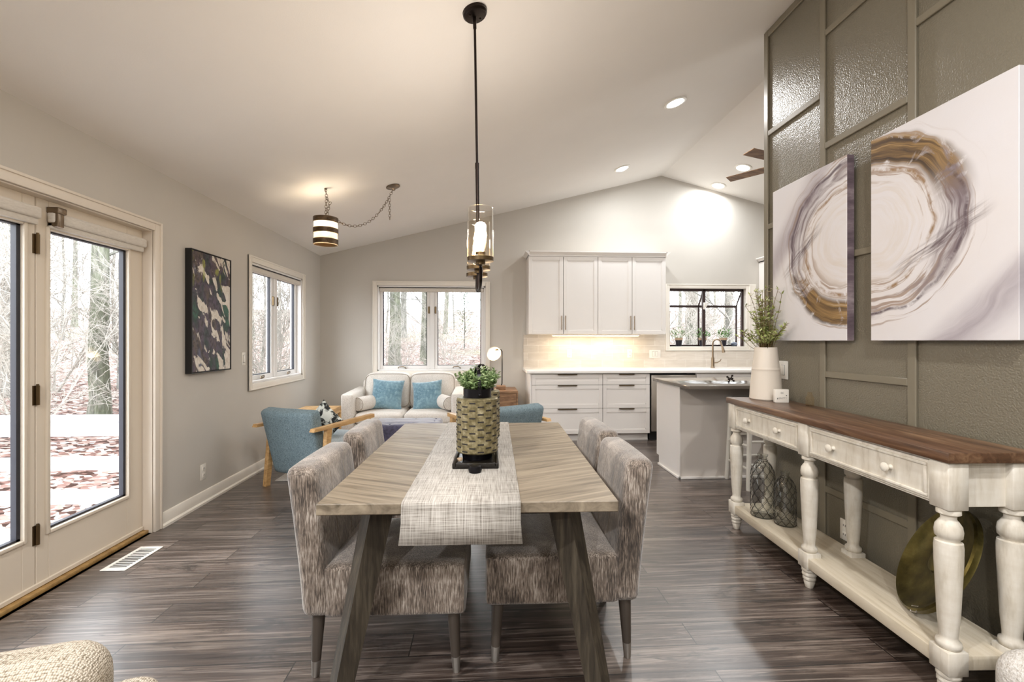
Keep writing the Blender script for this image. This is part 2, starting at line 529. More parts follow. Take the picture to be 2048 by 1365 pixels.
def painting_dark():
    t = NT('dark_abstract_paint')
    v = t.mapping((1, 1, 1), rot=(0, 0, R(-28)))
    f = t.noise((13, 6, 1), 4, 0.5, 0.6, vec=v)
    hue = t.noise((5, 3.2, 1), 3, 0.5, 0.4)
    x, y, z = t.sep()
    fade = t.math('ADD', f, t.math('MULTIPLY', x, 0.22))
    darkc = t.ramp(hue, [(0.30, '2f6a52'), (0.40, '1e3a30'), (0.5, '55475a'), (0.6, '5c4d40'), (0.7, '566086')])
    fine = t.noise((34, 22, 1), 4, 0.6, 0.6)
    darkc = t.mix(t.ramp(fine, [(0.47, 0.0), (0.60, 0.75)]), darkc, '17141a')
    c = t.mix(t.ramp(fade, [(0.53, 0.0), (0.56, 1.0)]), darkc, t.ramp(fine, [(0.3, 'c9bdae'), (0.6, 'e9e2d8')]))
    yg = t.noise((14, 7, 1), 3, 0.5, loc=(4, 9, 0))
    top = t.math('MULTIPLY', t.maprange(y, 0.55, 0.9), t.ramp(yg, [(0.60, 0.0), (0.66, 0.8)]))
    c = t.mix(top, c, 'a3a83e')
    t.color(c)
    t.set(rough=0.5)
    return t.m


# ------------------------------------------------------------------ mesh helpers


class B:
    """collects shapes in one bmesh"""

    def __init__(self):
        self.bm = bmesh.new()

    def _merge(self, b2, mat=None):
        if mat is not None:
            bmesh.ops.transform(b2, matrix=mat, verts=b2.verts)
        me = bpy.data.meshes.new('tmp')
        b2.to_mesh(me)
        b2.free()
        self.bm.from_mesh(me)
        bpy.data.meshes.remove(me)

    def box(self, x0, x1, y0, y1, z0, z1, bev=0.0, seg=2, mat=None):
        b = bmesh.new()
        bmesh.ops.create_cube(b, size=1.0)
        for v in b.verts:
            v.co = Vector(((x0 + x1) / 2 + v.co.x * (x1 - x0), (y0 + y1) / 2 + v.co.y * (y1 - y0), (z0 + z1) / 2 + v.co.z * (z1 - z0)))
        if bev > 0:
            bev = min(bev, 0.49 * min(abs(x1 - x0), abs(y1 - y0), abs(z1 - z0)))
            bmesh.ops.bevel(b, geom=list(b.edges), offset=bev, segments=seg, profile=0.5, affect='EDGES')
        self._merge(b, mat)
        return self

    def rbox(self, cx, cy, cz, sx, sy, sz, r, n=8, fn=None, mat=None):
        """soft rounded box made of a fine grid, fn deforms the unit-centred coordinates"""
        b = bmesh.new()
        bmesh.ops.create_cube(b, size=2.0)
        bmesh.ops.subdivide_edges(b, edges=list(b.edges), cuts=n, use_grid_fill=True)
        h = Vector((sx / 2, sy / 2, sz / 2))
        r = min(r, h.x, h.y, h.z)
        inner = Vector((h.x - r, h.y - r, h.z - r))
        for v in b.verts:
            u = v.co.copy()
            # denser rings near the edges
            p = Vector([math.copysign(abs(c) ** 0.6, c) * hh for c, hh in zip(u, h)])
            q = Vector([max(-i, min(i, c)) for c, i in zip(p, inner)])
            d = p - q
            if d.length > 1e-9:
                p = q + d.normalized() * r
            if fn:
                p = fn(p, h)
            v.co = p + Vector((cx, cy, cz))
        self._merge(b, mat)
        return self

    def tube(self, pts, rad, n=10, cap=True, closed=False):
        pts = [Vector(p) for p in pts]
        if not hasattr(rad, '__len__'):
            rad = [rad] * len(pts)
        bm = self.bm
        rings = []
        up = None
        L = len(pts)
        for i, p in enumerate(pts):
            if closed:
                t = pts[(i + 1) % L] - pts[i - 1]
            else:
                t = pts[min(i + 1, L - 1)] - pts[max(i - 1, 0)]
            t = t.normalized() if t.length > 1e-9 else Vector((0, 0, 1))
            if up is None:
                up = Vector((0, 0, 1)) if abs(t.z) < 0.9 else Vector((1, 0, 0))
            a = t.cross(up)
            a = a.normalized() if a.length > 1e-6 else t.orthogonal().normalized()
            up = a.cross(t).normalized()
            rings.append([bm.verts.new(p + (a * math.cos(2 * PI * k / n) + up * math.sin(2 * PI * k / n)) * rad[i]) for k in range(n)])
        for i in range(L if closed else L - 1):
            r0, r1 = rings[i], rings[(i + 1) % L]
            for k in range(n):
                bm.faces.new((r0[k], r0[(k + 1) % n], r1[(k + 1) % n], r1[k]))
        if cap and not closed:
            bm.faces.new(rings[0][::-1])
            bm.faces.new(rings[-1])
        return self

    def lathe(self, prof, n=28, c=(0, 0, 0), mat=None, cap=True):
        b = bmesh.new()
        rings = []
        for r, z in prof:
            if r < 1e-6:
                rings.append([b.verts.new((c[0], c[1], c[2] + z))])
            else:
                rings.append([b.verts.new((c[0] + r * math.cos(2 * PI * k / n), c[1] + r * math.sin(2 * PI * k / n), c[2] + z)) for k in range(n)])
        for r0, r1 in zip(rings, rings[1:]):
            for k in range(n):
                a = [r0[k % len(r0)], r0[(k + 1) % len(r0)], r1[(k + 1) % len(r1)], r1[k % len(r1)]]
                u = []
                for v in a:
                    if v not in u:
                        u.append(v)
                if len(u) > 2:
                    b.faces.new(u)
        if cap:
            if len(rings[0]) > 2:
                b.faces.new(rings[0][::-1])
            if len(rings[-1]) > 2:
                b.faces.new(rings[-1])
        bmesh.ops.recalc_face_normals(b, faces=b.faces)
        self._merge(b, mat)
        return self

    def prism(self, poly, axis, a, b):
        """extrude polygon; axis 'x': poly=(y,z); 'y': poly=(x,z); 'z': poly=(x,y)"""
        def P(u, v, w):
            return {'x': (w, u, v), 'y': (u, w, v), 'z': (u, v, w)}[axis]
        bm = bmesh.new()
        r0 = [bm.verts.new(P(u, v, a)) for u, v in poly]
        r1 = [bm.verts.new(P(u, v, b)) for u, v in poly]
        n = len(poly)
        bm.faces.new(r0)
        bm.faces.new(r1[::-1])
        for k in range(n):
            bm.faces.new((r0[k], r1[k], r1[(k + 1) % n], r0[(k + 1) % n]))
        bmesh.ops.recalc_face_normals(bm, faces=bm.faces)
        self._merge(bm)
        return self

    def loft(self, rings, cap=True):
        bm = bmesh.new()
        rr = [[bm.verts.new(p) for p in ring] for ring in rings]
        n = len(rr[0])
        for a, b in zip(rr, rr[1:]):
            for k in range(n):
                bm.faces.new((a[k], a[(k + 1) % n], b[(k + 1) % n], b[k]))
        if cap:
            bm.faces.new(rr[0][::-1])
            bm.faces.new(rr[-1])
        bmesh.ops.recalc_face_normals(bm, faces=bm.faces)
        self._merge(bm)
        return self

    def ball(self, c, r, sc3=(1, 1, 1), seg=16, mat=None):
        b = bmesh.new()
        bmesh.ops.create_uvsphere(b, u_segments=seg, v_segments=max(6, seg // 2), radius=r)
        for v in b.verts:
            v.co = Vector((c[0] + v.co.x * sc3[0], c[1] + v.co.y * sc3[1], c[2] + v.co.z * sc3[2]))
        self._merge(b, mat)
        return self

    def leaf(self, p, d, up, length, width, fold=0.2):
        """a folded pointed leaf of six points"""
        d = Vector(d).normalized()
        s = d.cross(Vector(up))
        s = s.normalized() if s.length > 1e-5 else d.orthogonal().normalized()
        nrm = s.cross(d)
        p = Vector(p)
        bm = self.bm
        a = bm.verts.new(p)
        m1 = bm.verts.new(p + d * length * 0.5 - nrm * width * fold)
        tip = bm.verts.new(p + d * length + nrm * -length * 0.12)
        l = bm.verts.new(p + d * length * 0.45 + s * width * 0.5)
        r = bm.verts.new(p + d * length * 0.45 - s * width * 0.5)
        bm.faces.new((a, m1, l))
        bm.faces.new((l, m1, tip))
        bm.faces.new((a, r, m1))
        bm.faces.new((m1, r, tip))
        return self

    def done(self, name, mat, parent=None, angle=35, flat=False):
        me = bpy.data.meshes.new(name)
        self.bm.to_mesh(me)
        self.bm.free()
        if not flat:
            me.shade_smooth()
            me.set_sharp_from_angle(angle=R(angle))
        me.materials.append(MT[mat] if isinstance(mat, str) else mat)
        o = bpy.data.objects.new(name, me)
        COL.objects.link(o)
        if parent is not None:
            o.parent = parent
        return o


def tag(o, label, cat, group=None):
    o['label'] = label
    o['category'] = cat
    if group:
        o['group'] = group
    return o


def thing(name, label, cat, loc=(0, 0, 0), rotz=0.0, group=None):
    o = bpy.data.objects.new(name, None)
    o.empty_display_size = 0.1
    COL.objects.link(o)
    o.location = loc
    o.rotation_euler = (0, 0, rotz)
    return tag(o, label, cat, group)


def struct(o, label=None):
    o['kind'] = 'structure'
    if label:
        o['label'] = label
    return o


def dup(root, loc, rotz=None, label=None):
    r = root.copy()
    COL.objects.link(r)
    r.location = loc
    if rotz is not None:
        r.rotation_euler = (0, 0, rotz)
    if label:
        r['label'] = label
    for ch in list(root.children):
        c = ch.copy()
        COL.objects.link(c)
        c.parent = r
        for g in ch.children:
            d = g.copy()
            COL.objects.link(d)
            d.parent = c
    return r


XL, XR, YB, YR = -2.245, 2.06, 6.40, -3.2
RIDGE_X, RIDGE_Z, EAVE_Z = 2.548, 3.677, 2.471
XK = 5.4                       # far right wall of the kitchen


def ceil_z(x):
    s = (RIDGE_Z - EAVE_Z) / (RIDGE_X - XL)
    return RIDGE_Z - s * abs(x - RIDGE_X)


# ------------------------------------------------------------------ the setting
def wall_with_openings(name, axis, face, thick, u0, u1, top, openings, mat, bottom=-0.05):
    """wall slab in plane axis=face .. face+thick, running u0..u1, built of blocks round its openings.
    openings (u0,u1,z0,z1); top is a function of u (two sample breakpoints handled by the caller)"""
    b = B()
    us = sorted(set([u0, u1] + [o[0] for o in openings] + [o[1] for o in openings] + ([RIDGE_X] if axis == 'y' and u0 < RIDGE_X < u1 else [])))
    for a, c in zip(us, us[1:]):
        holes = sorted([o for o in openings if o[0] <= a + 1e-6 and o[1] >= c - 1e-6], key=lambda o: o[2])
        z = bottom
        spans = []
        for o in holes:
            spans.append((z, o[2], False))
            z = o[3]
        spans.append((z, None, True))
        for za, zb, last in spans:
            if last:
                poly = [(a, za), (c, za), (c, top(c)), (a, top(a))]
            else:
                if zb - za < 1e-4:
                    continue
                poly = [(a, za), (c, za), (c, zb), (a, zb)]
            b.prism(poly, axis, face, face + thick)
    return struct(b.done(name, mat, flat=True))


def setting():
    b = B()
    b.box(XL - 0.3, XK + 0.2, YR - 0.2, YB + 0.14, -0.06, 0.0)
    struct(b.done('floor', 'floor', flat=True))
    b = B()
    y0, y1 = YR - 0.15, YB + 0.13
    a = [(XL - 0.2, ceil_z(XL - 0.2)), (RIDGE_X, RIDGE_Z), (XK + 0.2, ceil_z(XK + 0.2)), (XK + 0.2, ceil_z(XK + 0.2) + 0.1), (RIDGE_X, RIDGE_Z + 0.1), (XL - 0.2, ceil_z(XL - 0.2) + 0.1)]
    b.prism(a, 'y', y0, y1)
    struct(b.done('ceiling', 'ceiling_white', flat=True))
    # left wall: french door opening and window opening
    wall_with_openings('wall_left', 'x', XL, -0.13, YR, YB + 0.13, lambda u: EAVE_Z + 0.01,
                       [(1.745, 3.232, 0.0, 2.05), (4.535, 5.765, 0.885, 2.065)], 'wall_greige')
    wall_with_openings('wall_back', 'y', YB, 0.13, XL - 0.13, XK + 0.1, lambda u: ceil_z(u) + 0.01,
                       [(-1.475, 0.022, 0.885, 2.07), (2.665, 3.80, 1.222, 2.06)], 'wall_greige')
    wall_with_openings('wall_rear', 'y', YR, -0.13, XL - 0.13, XK + 0.1, lambda u: ceil_z(u) + 0.01,
                       [], 'wall_greige')
    b = B()
    b.box(XK, XK + 0.12, YR, YB, -0.05, ceil_z(XK) + 0.01)
    struct(b.done('wall_far_right', 'wall_greige', flat=True))
    # accent wall, rising to the ceiling
    yE = 3.21
    b = B()
    b.prism([(XR, -0.05), (XR + 0.14, -0.05), (XR + 0.14, ceil_z(XR + 0.14) + 0.01), (XR, ceil_z(XR) + 0.01)], 'y', YR, yE)
    struct(b.done('wall_right', 'accent', flat=True))
    # battens of the accent wall
    b = B()
    t = 0.014
    zt = ceil_z(XR)
    for ya, yb in ((3.168, 3.214), (2.617, 2.66), (2.04, 2.083), (1.465, 1.508), (0.89, 0.933), (0.3, 0.343)):
        b.box(XR - t, XR, ya, yb, 0, zt - 0.004, 0.003, 1)
    b.box(XR - t, XR, -1.0, 3.168, zt - 0.055, zt - 0.006, 0.003, 1)
    cols = [(2.66, 3.168), (2.083, 2.617), (1.508, 2.04), (0.933, 1.465)]
    zs = [[2.80, 2.125, 1.42, 0.75], [3.155, 2.475, 1.787, 1.10, 0.41], [2.815, 2.12, 1.45, 0.77], [3.15, 2.47, 1.78, 1.1, 0.41]]
    for (ya, yb), zz in zip(cols, zs):
        for z in zz:
            b.box(XR - t, XR, ya, yb, z - 0.019, z + 0.019, 0.003, 1)
    struct(b.done('trim_1', 'accent_trim'))
    # baseboards
    prof = [(0, 0), (0.030, 0), (0.030, 0.016), (0.017, 0.026), (0.017, 0.082), (0.010, 0.097), (0, 0.10)]
    b = B()
    b.prism([(XL + p, z) for p, z in prof], 'y', 3.296, YB)
    b.prism([(XL + p, z) for p, z in prof], 'y', YR, 1.68)
    struct(b.done('baseboard_left', 'trim'))
    b = B()
    b.prism([(YB - p, z) for p, z in prof], 'x', XL, 0.575)
    struct(b.done('baseboard_back', 'trim'))
    b = B()
    b.prism([(XR - p * 0.8, z) for p, z in prof], 'y', YR, yE)
    struct(b.done('baseboard_right', 'accent_trim'))


def casing(b, axis, face, out, u0, u1, z0, z1, w, t, sill=True):
    """flat picture-frame casing round an opening u0..u1, z0..z1, standing out by t in direction `out`"""
    f0, f1 = sorted((face, face + out * t))
    fb = sorted((face, face + out * (t + 0.008)))

    def bx(a, c, za, zb, f):
        if axis == 'x':
            b.box(f[0], f[1], a, c, za, zb, 0.004, 2)
        else:
            b.box(a, c, f[0], f[1], za, zb, 0.004, 2)
    f = (f0, f1)
    bx(u0 - w, u0, z0 - (w if sill else 0), z1 + w, f)
    bx(u1, u1 + w, z0 - (w if sill else 0), z1 + w, f)
    bx(u0, u1, z1, z1 + w, f)
    if sill:
        bx(u0, u1, z0 - w, z0, f)
    # raised outer band
    bx(u0 - w, u0 - w + 0.016, z0 - (w if sill else 0), z1 + w, fb)
    bx(u1 + w - 0.016, u1 + w, z0 - (w if sill else 0), z1 + w, fb)
    bx(u0 - w + 0.016, u1 + w - 0.016, z1 + w - 0.016, z1 + w, fb)
    if sill:
        bx(u0 - w + 0.016, u1 + w - 0.016, z0 - w, z0 - w + 0.016, fb)


def stroot(name, label=None):
    o = bpy.data.objects.new(name, None)
    COL.objects.link(o)
    return struct(o, label)


def casement(name, axis, face, out, u0, u1, z0, z1, label, sash_flip=False):
    """two-sash casement window set in the wall; out = direction to the outside (+1/-1) along the axis"""
    r = stroot(name, label)

    def BX(b, a, c, d0, d1, za, zb, bev=0.003):
        f = sorted((face + out * d0, face + out * d1))
        if axis == 'x':
            b.box(f[0], f[1], a, c, za, zb, bev, 1)
        else:
            b.box(a, c, f[0], f[1], za, zb, bev, 1)
    b = B()
    casing(b, axis, face, -out, u0, u1, z0, z1, 0.062, 0.016)
    b.done('casing', 'trim', r)
    b = B()
    d = 0.13
    BX(b, u0, u0 + 0.022, 0, d, z0, z1)
    BX(b, u1 - 0.022, u1, 0, d, z0, z1)
    BX(b, u0, u1, 0, d, z1 - 0.022, z1)
    BX(b, u0, u1, 0, d, z0, z0 + 0.022)
    um = (u0 + u1) / 2
    BX(b, um - 0.03, um + 0.03, 0.04, d, z0, z1)
    b.done('window_frame', 'vinyl', r)
    for a, c in ((u0 + 0.022, um - 0.03), (um + 0.03, u1 - 0.022)):
        b = B()
        s = 0.042
        BX(b, a, a + s, 0.055, 0.10, z0 + 0.022, z1 - 0.022)
        BX(b, c - s, c, 0.055, 0.10, z0 + 0.022, z1 - 0.022)
        BX(b, a + s, c - s, 0.055, 0.10, z0 + 0.022, z0 + 0.07)
        BX(b, a + s, c - s, 0.055, 0.10, z1 - 0.07, z1 - 0.022)
        sash = b.done('sash', 'vinyl', r)
        b = B()
        g = 0.010
        for p, q, y0, y1 in ((a + s, a + s + g, z0 + 0.07, z1 - 0.07), (c - s - g, c - s, z0 + 0.07, z1 - 0.07), (a + s, c - s, z0 + 0.07, z0 + 0.078), (a + s, c - s, z1 - 0.078, z1 - 0.07)):
            BX(b, p, q, 0.066, 0.094, y0, y1, 0)
        b.done('glazing_bead', 'black_gasket', sash)
        b = B()
        BX(b, a + s, c - s, 0.078, 0.082, z0 + 0.07, z1 - 0.07, 0)
        b.done('pane', 'glass', sash)
        # lock by the middle mullion, crank at the sill
        b = B()
        e = c - 0.026 if c < um + 0.01 else a + 0.005
        BX(b, e, e + 0.022, 0.035, 0.056, z0 + 0.80, z0 + 0.90, 0.004)
        b.done('sash_lock', 'antique_bronze', r)
        b = B()
        mid = a + (c - a) * 0.52

        def pt(u, dd, z):
            return (face + out * dd, u, z) if axis == 'x' else (u, face + out * dd, z)
        b.tube([pt(mid, 0.05, z0 + 0.03), pt(mid, 0.02, z0 + 0.045), pt(mid - 0.03, 0.01, z0 + 0.06), pt(mid - 0.09, 0.01, z0 + 0.055), pt(mid - 0.1, 0.01, z0 + 0.035)], 0.007, 8)
        b.done('crank_handle', 'chain', r)
    # roller shade at the head
    b = B()
    BX(b, u0 + 0.024, u1 - 0.024, 0.004, 0.05, z1 - 0.085, z1 - 0.026, 0.012)
    b.done('roller_shade', 'shade', r)
    b = B()
    BX(b, u0 + 0.022, u1 - 0.022, 0.002, 0.05, z1 - 0.028, z1 - 0.016, 0)
    b.done('shade_rail', 'black_gasket', r)
    return r


def french_door():
    r = stroot('door_1', 'cream french door with full height glass onto the deck')
    b = B()
    casing(b, 'x', XL, 1, 1.745, 3.232, 0, 2.05, 0.063, 0.018, sill=False)
    b.done('casing', 'casing_paint', r)
    b = B()
    b.box(XL - 0.13, XL, 3.226, 3.245, 0, 2.05)
    b.box(XL - 0.13, XL, 1.735, 1.75, 0, 2.05)
    b.box(XL - 0.13, XL, 1.75, 3.226, 2.043, 2.06)
    b.done('jamb', 'casing_paint', r)
    b = B()
    b.box(XL - 0.13, XL - 0.02, 1.75, 3.226, 0.0, 0.022, 0.004)
    b.done('threshold', 'sill_oak', r)
    X0, X1 = XL - 0.06, XL - 0.105
    for a, c, hs in ((2.492, 3.222, 1), (1.755, 2.488, -1)):
        leaf = B()
        st = 0.068 if hs > 0 else 0.07
        ga, gc = a + st, c - 0.132 if hs > 0 else c - 0.068
        if hs < 0:
            ga = a + 0.13
        z0, z1, g0, g1 = 0.024, 2.043, 0.30, 1.885
        leaf.box(X1, X0, a, ga, z0, z1, 0.003, 1)
        leaf.box(X1, X0, gc, c, z0, z1, 0.003, 1)
        leaf.box(X1, X0, ga, gc, z0, g0, 0.003, 1)
        leaf.box(X1, X0, ga, gc, g1, z1, 0.003, 1)
        leaf_o = leaf.done('door_leaf', 'door_paint', r)
        b = B()
        w2 = 0.022
        for (p, q, zz0, zz1) in ((ga - 0.02, ga, g0 - 0.02, g1 + 0.02), (gc, gc + 0.02, g0 - 0.02, g1 + 0.02), (ga, gc, g0 - 0.02, g0), (ga, gc, g1, g1 + 0.02)):
            b.box(X0 - 0.004, X0 + 0.012, p, q, zz0, zz1, 0.005, 2)
        b.done('glazing_molding', 'door_paint', leaf_o)
        b = B()
        for (p, q, zz0, zz1) in ((ga, ga + 0.012, g0, g1), (gc - 0.02, gc, g0, g1), (ga, gc, g0, g0 + 0.012), (ga, gc, g1 - 0.008, g1)):
            b.box(X1 + 0.01, X0 - 0.008, p, q, zz0, zz1)
        b.done('glazing_bead', 'black_gasket', leaf_o)
        b = B()
        b.box(X1 + 0.02, X1 + 0.025, ga, gc, g0, g1)
        b.done('pane', 'glass', leaf_o)
        # shade cassette on the leaf
        b = B()
        b.box(X0, X0 + 0.045, ga - 0.015, gc + 0.118 if hs > 0 else gc + 0.06, 1.925, 1.985, 0.012, 3)
        b.box(X0, X0 + 0.03, ga - 0.01, gc + 0.11 if hs > 0 else gc + 0.055, 1.895, 1.93, 0.006, 2)
        b.done('shade_cassette', 'shade', r)
        if hs > 0:
            b = B()
            b.box(X0, X0 + 0.055, 2.55, 2.59, 1.905, 1.995, 0.006, 2)
            b.box(X0, X0 + 0.06, 2.545, 2.60, 1.975, 2.01, 0.006, 2)
            b.done('shade_bracket', 'chain', r)
    for z in (0.30, 1.02, 1.80):
        b = B()
        b.tube([(X0 + 0.01, 2.49, z - 0.05), (X0 + 0.01, 2.49, z + 0.05)], 0.009, 10)
        b.box(X0 - 0.002, X0 + 0.004, 2.472, 2.508, z - 0.05, z + 0.05)
        b.tube([(X0 + 0.01, 2.49, z + 0.05), (X0 + 0.01, 2.49, z + 0.058)], 0.006, 8)
        b.done('hinge', 'antique_bronze', r)
    # weather sweep along the bottom
    b = B()
    b.box(X0, X0 + 0.012, 1.757, 3.22, 0.024, 0.05, 0.004, 1)
    b.done('door_sweep', 'door_paint', r)


def garden_window():
    r = stroot('window_3', 'dark framed garden window box over the kitchen sink')
    x0, x1, z0, z1 = 2.665, 3.80, 1.222, 2.06
    b = B()
    casing(b, 'y', YB, -1, x0, x1, z0, z1, 0.062, 0.016)
    b.box(x1 + 0.062, x1 + 0.15, YB - 0.016, YB, z0 - 0.062, z1 + 0.062, 0.004, 1)
    b.done('casing', 'trim', r)
    yf, zf = 6.64, 1.825
    b = B()
    w = 0.022
    b.box(x0, x1, YB + 0.05, YB + 0.09, z1 - 0.035, z1, 0.003, 1)          # head
    b.box(x0, x0 + 0.03, YB + 0.05, YB + 0.09, z0, z1, 0.003, 1)
    b.box(x1 - 0.03, x1, YB + 0.05, YB + 0.09, z0, z1, 0.003, 1)
    b.box(3.185, 3.225, YB + 0.05, YB + 0.09, z0, z1, 0.003, 1)            # centre post
    b.box(x0, x1, YB + 0.05, yf, z0 - 0.03, z0, 0.003, 1)                  # sill tray
    b.box(x0, x1, yf - w, yf, zf - 0.025, zf + 0.01, 0.003, 1)             # front rail
    b.box(x0, x1, yf - w, yf, z0, z0 + 0.022, 0.003, 1)
    for x in (x0, 3.205 - 0.01, x1 - w):
        b.box(x, x + w, yf - w, yf, z0, zf, 0.003, 1)
        b.tube([(x + w / 2, YB + 0.08, z1 - 0.02), (x + w / 2, yf - w / 2, zf)], 0.012, 6)
    b.done('window_frame', 'bronze', r)
    b = B()
    b.box(x0 + w, x1 - w, yf - 0.012, yf - 0.008, z0, zf)
    b.prism([(YB + 0.08, z1 - 0.02), (YB + 0.08, z1 - 0.016), (yf - 0.01, zf + 0.004), (yf - 0.01, zf)], 'x', x0 + w, x1 - w)
    for x in (x0 + 0.01, x1 - 0.014):
        b.prism([(YB + 0.09, z0), (YB + 0.09, z1 - 0.03), (yf - w, zf), (yf - w, z0)], 'x', x, x + 0.004)
    b.done('pane', 'glass', r)
    b = B()
    b.box(3.19, 3.22, YB + 0.03, YB + 0.05, 1.76, 1.86, 0.004)
    b.box(3.222, 3.24, YB + 0.035, YB + 0.05, 1.80, 1.86, 0.004)
    b.done('sash_lock', 'plate', r)


setting()
french_door()
casement('window_1', 'x', XL, -1, 4.535, 5.765, 0.885, 2.065, 'white casement window in the left wall near the corner')
casement('window_2', 'y', YB, 1, -1.475, 0.022, 0.885, 2.07, 'white casement window above the sofa')
garden_window()


# ------------------------------------------------------------------ wall plates, vents
def wall_plate(name, label, cat, loc, rot, w, h, kind):
    r = thing(name, label, cat, loc)
    r.rotation_euler = rot        # local: x right, y up, z out of the wall
    b = B()
    b.box(-w / 2, w / 2, -h / 2, h / 2, 0, 0.006, 0.003, 2)
    b.done('cover_plate', 'plate', r)
    if kind == 'outlet':
        for dy in (-0.026, 0.026):
            b = B()
            b.box(-0.018, 0.018, dy - 0.016, dy + 0.016, 0.005, 0.009, 0.004, 2)
            s = b.done('socket', 'plate', r)
            b = B()
            for dx in (-0.007, 0.007):
                b.box(dx - 0.0015, dx + 0.0015, dy - 0.005, dy + 0.007, 0.0085, 0.0096)
            b.done('socket_slots', 'slot', s)
    else:
        n = {'switch': 1, 'double': 2}[kind]
        for i in range(n):
            x = (i - (n - 1) / 2) * 0.046
            b = B()
            b.box(x - 0.016, x + 0.016, -0.034, 0.034, 0.005, 0.011, 0.003, 2)
            b.done('rocker', 'plate', r)
            b = B()
            b.box(x - 0.0175, x + 0.0175, -0.0355, 0.0355, 0.005, 0.0068)
            b.done('rocker_gap', 'slot', r)
    return r


ROT_L = (R(90), 0, R(90))       # faces +X
ROT_R = (R(90), 0, R(-90))      # faces -X
ROT_B = (R(90), 0, 0)           # faces -Y
wall_plate('light_switch', 'cream light switch on the left wall beside the window', 'light switch', (XL, 4.397, 1.134), ROT_L, 0.066, 0.12, 'switch')
wall_plate('wall_outlet', 'white outlet low on the left wall past the glass door', 'outlet', (XL, 3.786, 0.253), ROT_L, 0.07, 0.125, 'outlet')
wall_plate('light_switch', 'white dimmer switch on the taupe wall behind the tall vase', 'light switch', (XR, 3.01, 1.10), ROT_R, 0.09, 0.125, 'switch')
wall_plate('wall_outlet', 'white outlet on the taupe wall under the console', 'outlet', (XR, 2.474, 0.22), ROT_R, 0.072, 0.118, 'outlet')
wall_plate('wall_outlet', 'white outlet on the tile backsplash at the left under the cabinets', 'outlet', (1.208, YB - 0.013, 1.12), ROT_B, 0.07, 0.115, 'outlet')
wall_plate('wall_outlet', 'white outlet on the tile backsplash under the third cabinet door', 'outlet', (2.077, YB - 0.013, 1.12), ROT_B, 0.07, 0.115, 'outlet')
wall_plate('light_switch', 'wide double switch on the tile beside the kitchen window', 'light switch', (2.445, YB - 0.013, 1.115), ROT_B, 0.165, 0.115, 'double')

r = thing('floor_vent', 'white metal floor vent in front of the glass door', 'vent', (-2.09, 2.85, 0.0), R(-1.5))
b = B()
for a in ((-0.07, -0.05, -0.15, 0.15), (0.05, 0.07, -0.15, 0.15), (-0.05, 0.05, -0.15, -0.125), (-0.05, 0.05, 0.125, 0.15)):
    b.box(a[0], a[1], a[2], a[3], 0.0, 0.006, 0.002, 1)
b.done('vent_frame', 'plate', r)
b = B()
for i in range(12):
    y = -0.125 + 0.25 * (i + 0.5) / 12
    b.box(-0.052, 0.052, y - 0.0035, y + 0.0035, 0.0015, 0.003)
b.done('louver', 'plate', r)
b = B()
b.box(-0.052, 0.052, -0.127, 0.127, 0.0005, 0.0012)
b.done('vent_duct', 'slot', r)


# ------------------------------------------------------------------ kitchen
def shaker(b, x0, x1, z0, z1, yf, rail=0.055, t=0.02, d=0.009):
    """door or drawer front facing -Y with its front at yf"""
    b.box(x0, x0 + rail, yf, yf + t, z0, z1, 0.002, 1)
    b.box(x1 - rail, x1, yf, yf + t, z0, z1, 0.002, 1)
    b.box(x0 + rail, x1 - rail, yf, yf + t, z0, z0 + rail, 0.002, 1)
    b.box(x0 + rail, x1 - rail, yf, yf + t, z1 - rail, z1, 0.002, 1)
    b.box(x0 + rail, x1 - rail, yf + d, yf + t, z0 + rail, z1 - rail)
    e = 0.008
    b.box(x0 + rail, x0 + rail + e, yf + 0.004, yf + t, z0 + rail, z1 - rail)
    b.box(x1 - rail - e, x1 - rail, yf + 0.004, yf + t, z0 + rail, z1 - rail)
    b.box(x0 + rail, x1 - rail, yf + 0.004, yf + t, z0 + rail, z0 + rail + e)
    b.box(x0 + rail, x1 - rail, yf + 0.004, yf + t, z1 - rail - e, z1 - rail)


def drawer_unit(x0, x1, label, end=False):
    r = thing('base_cabinet', label, 'cabinet', ((x0 + x1) / 2, 6.1, 0))
    w = (x1 - x0) / 2
    yf = 5.79 - 6.1
    b = B()
    b.box(-w, w, yf + 0.022, 0.285, 0.10, 0.884)
    b.box(-w, w - (0 if not end else 0), yf + 0.09, yf + 0.11, 0.0, 0.10)
    if end:
        b.box(-w - 0.022, -w, yf - 0.004, 0.285, 0.0, 0.884, 0.002, 1)
    b.done('body', 'cab', r)
    b = B()
    b.box(-w + 0.001, w - 0.001, yf + 0.012, yf + 0.021, 0.10, 0.875)
    b.done('gap_shade', 'cab_gap', r)  # dark panel stands in for shade between the drawer fronts
    hw = 0.125 if w > 0.4 else 0.10
    for z0, z1 in ((0.735, 0.872), (0.432, 0.731), (0.103, 0.428)):
        b = B()
        shaker(b, -w + 0.003, w - 0.003, z0, z1, yf, 0.05)
        d = b.done('drawer', 'cab', r)
        b = B()
        b.box(-hw, hw, yf - 0.022, yf + 0.002, z1 - 0.004, z1 + 0.001)
        b.box(-hw, hw, yf - 0.022, yf - 0.019, z1 - 0.012, z1 + 0.001, 0.001, 1)
        b.done('handle', 'nickel', d)
    return r


drawer_unit(0.606, 1.53, 'wide white three drawer base cabinet at the left end of the kitchen run', True)
drawer_unit(1.53, 2.153, 'narrower white three drawer base cabinet left of the dishwasher')

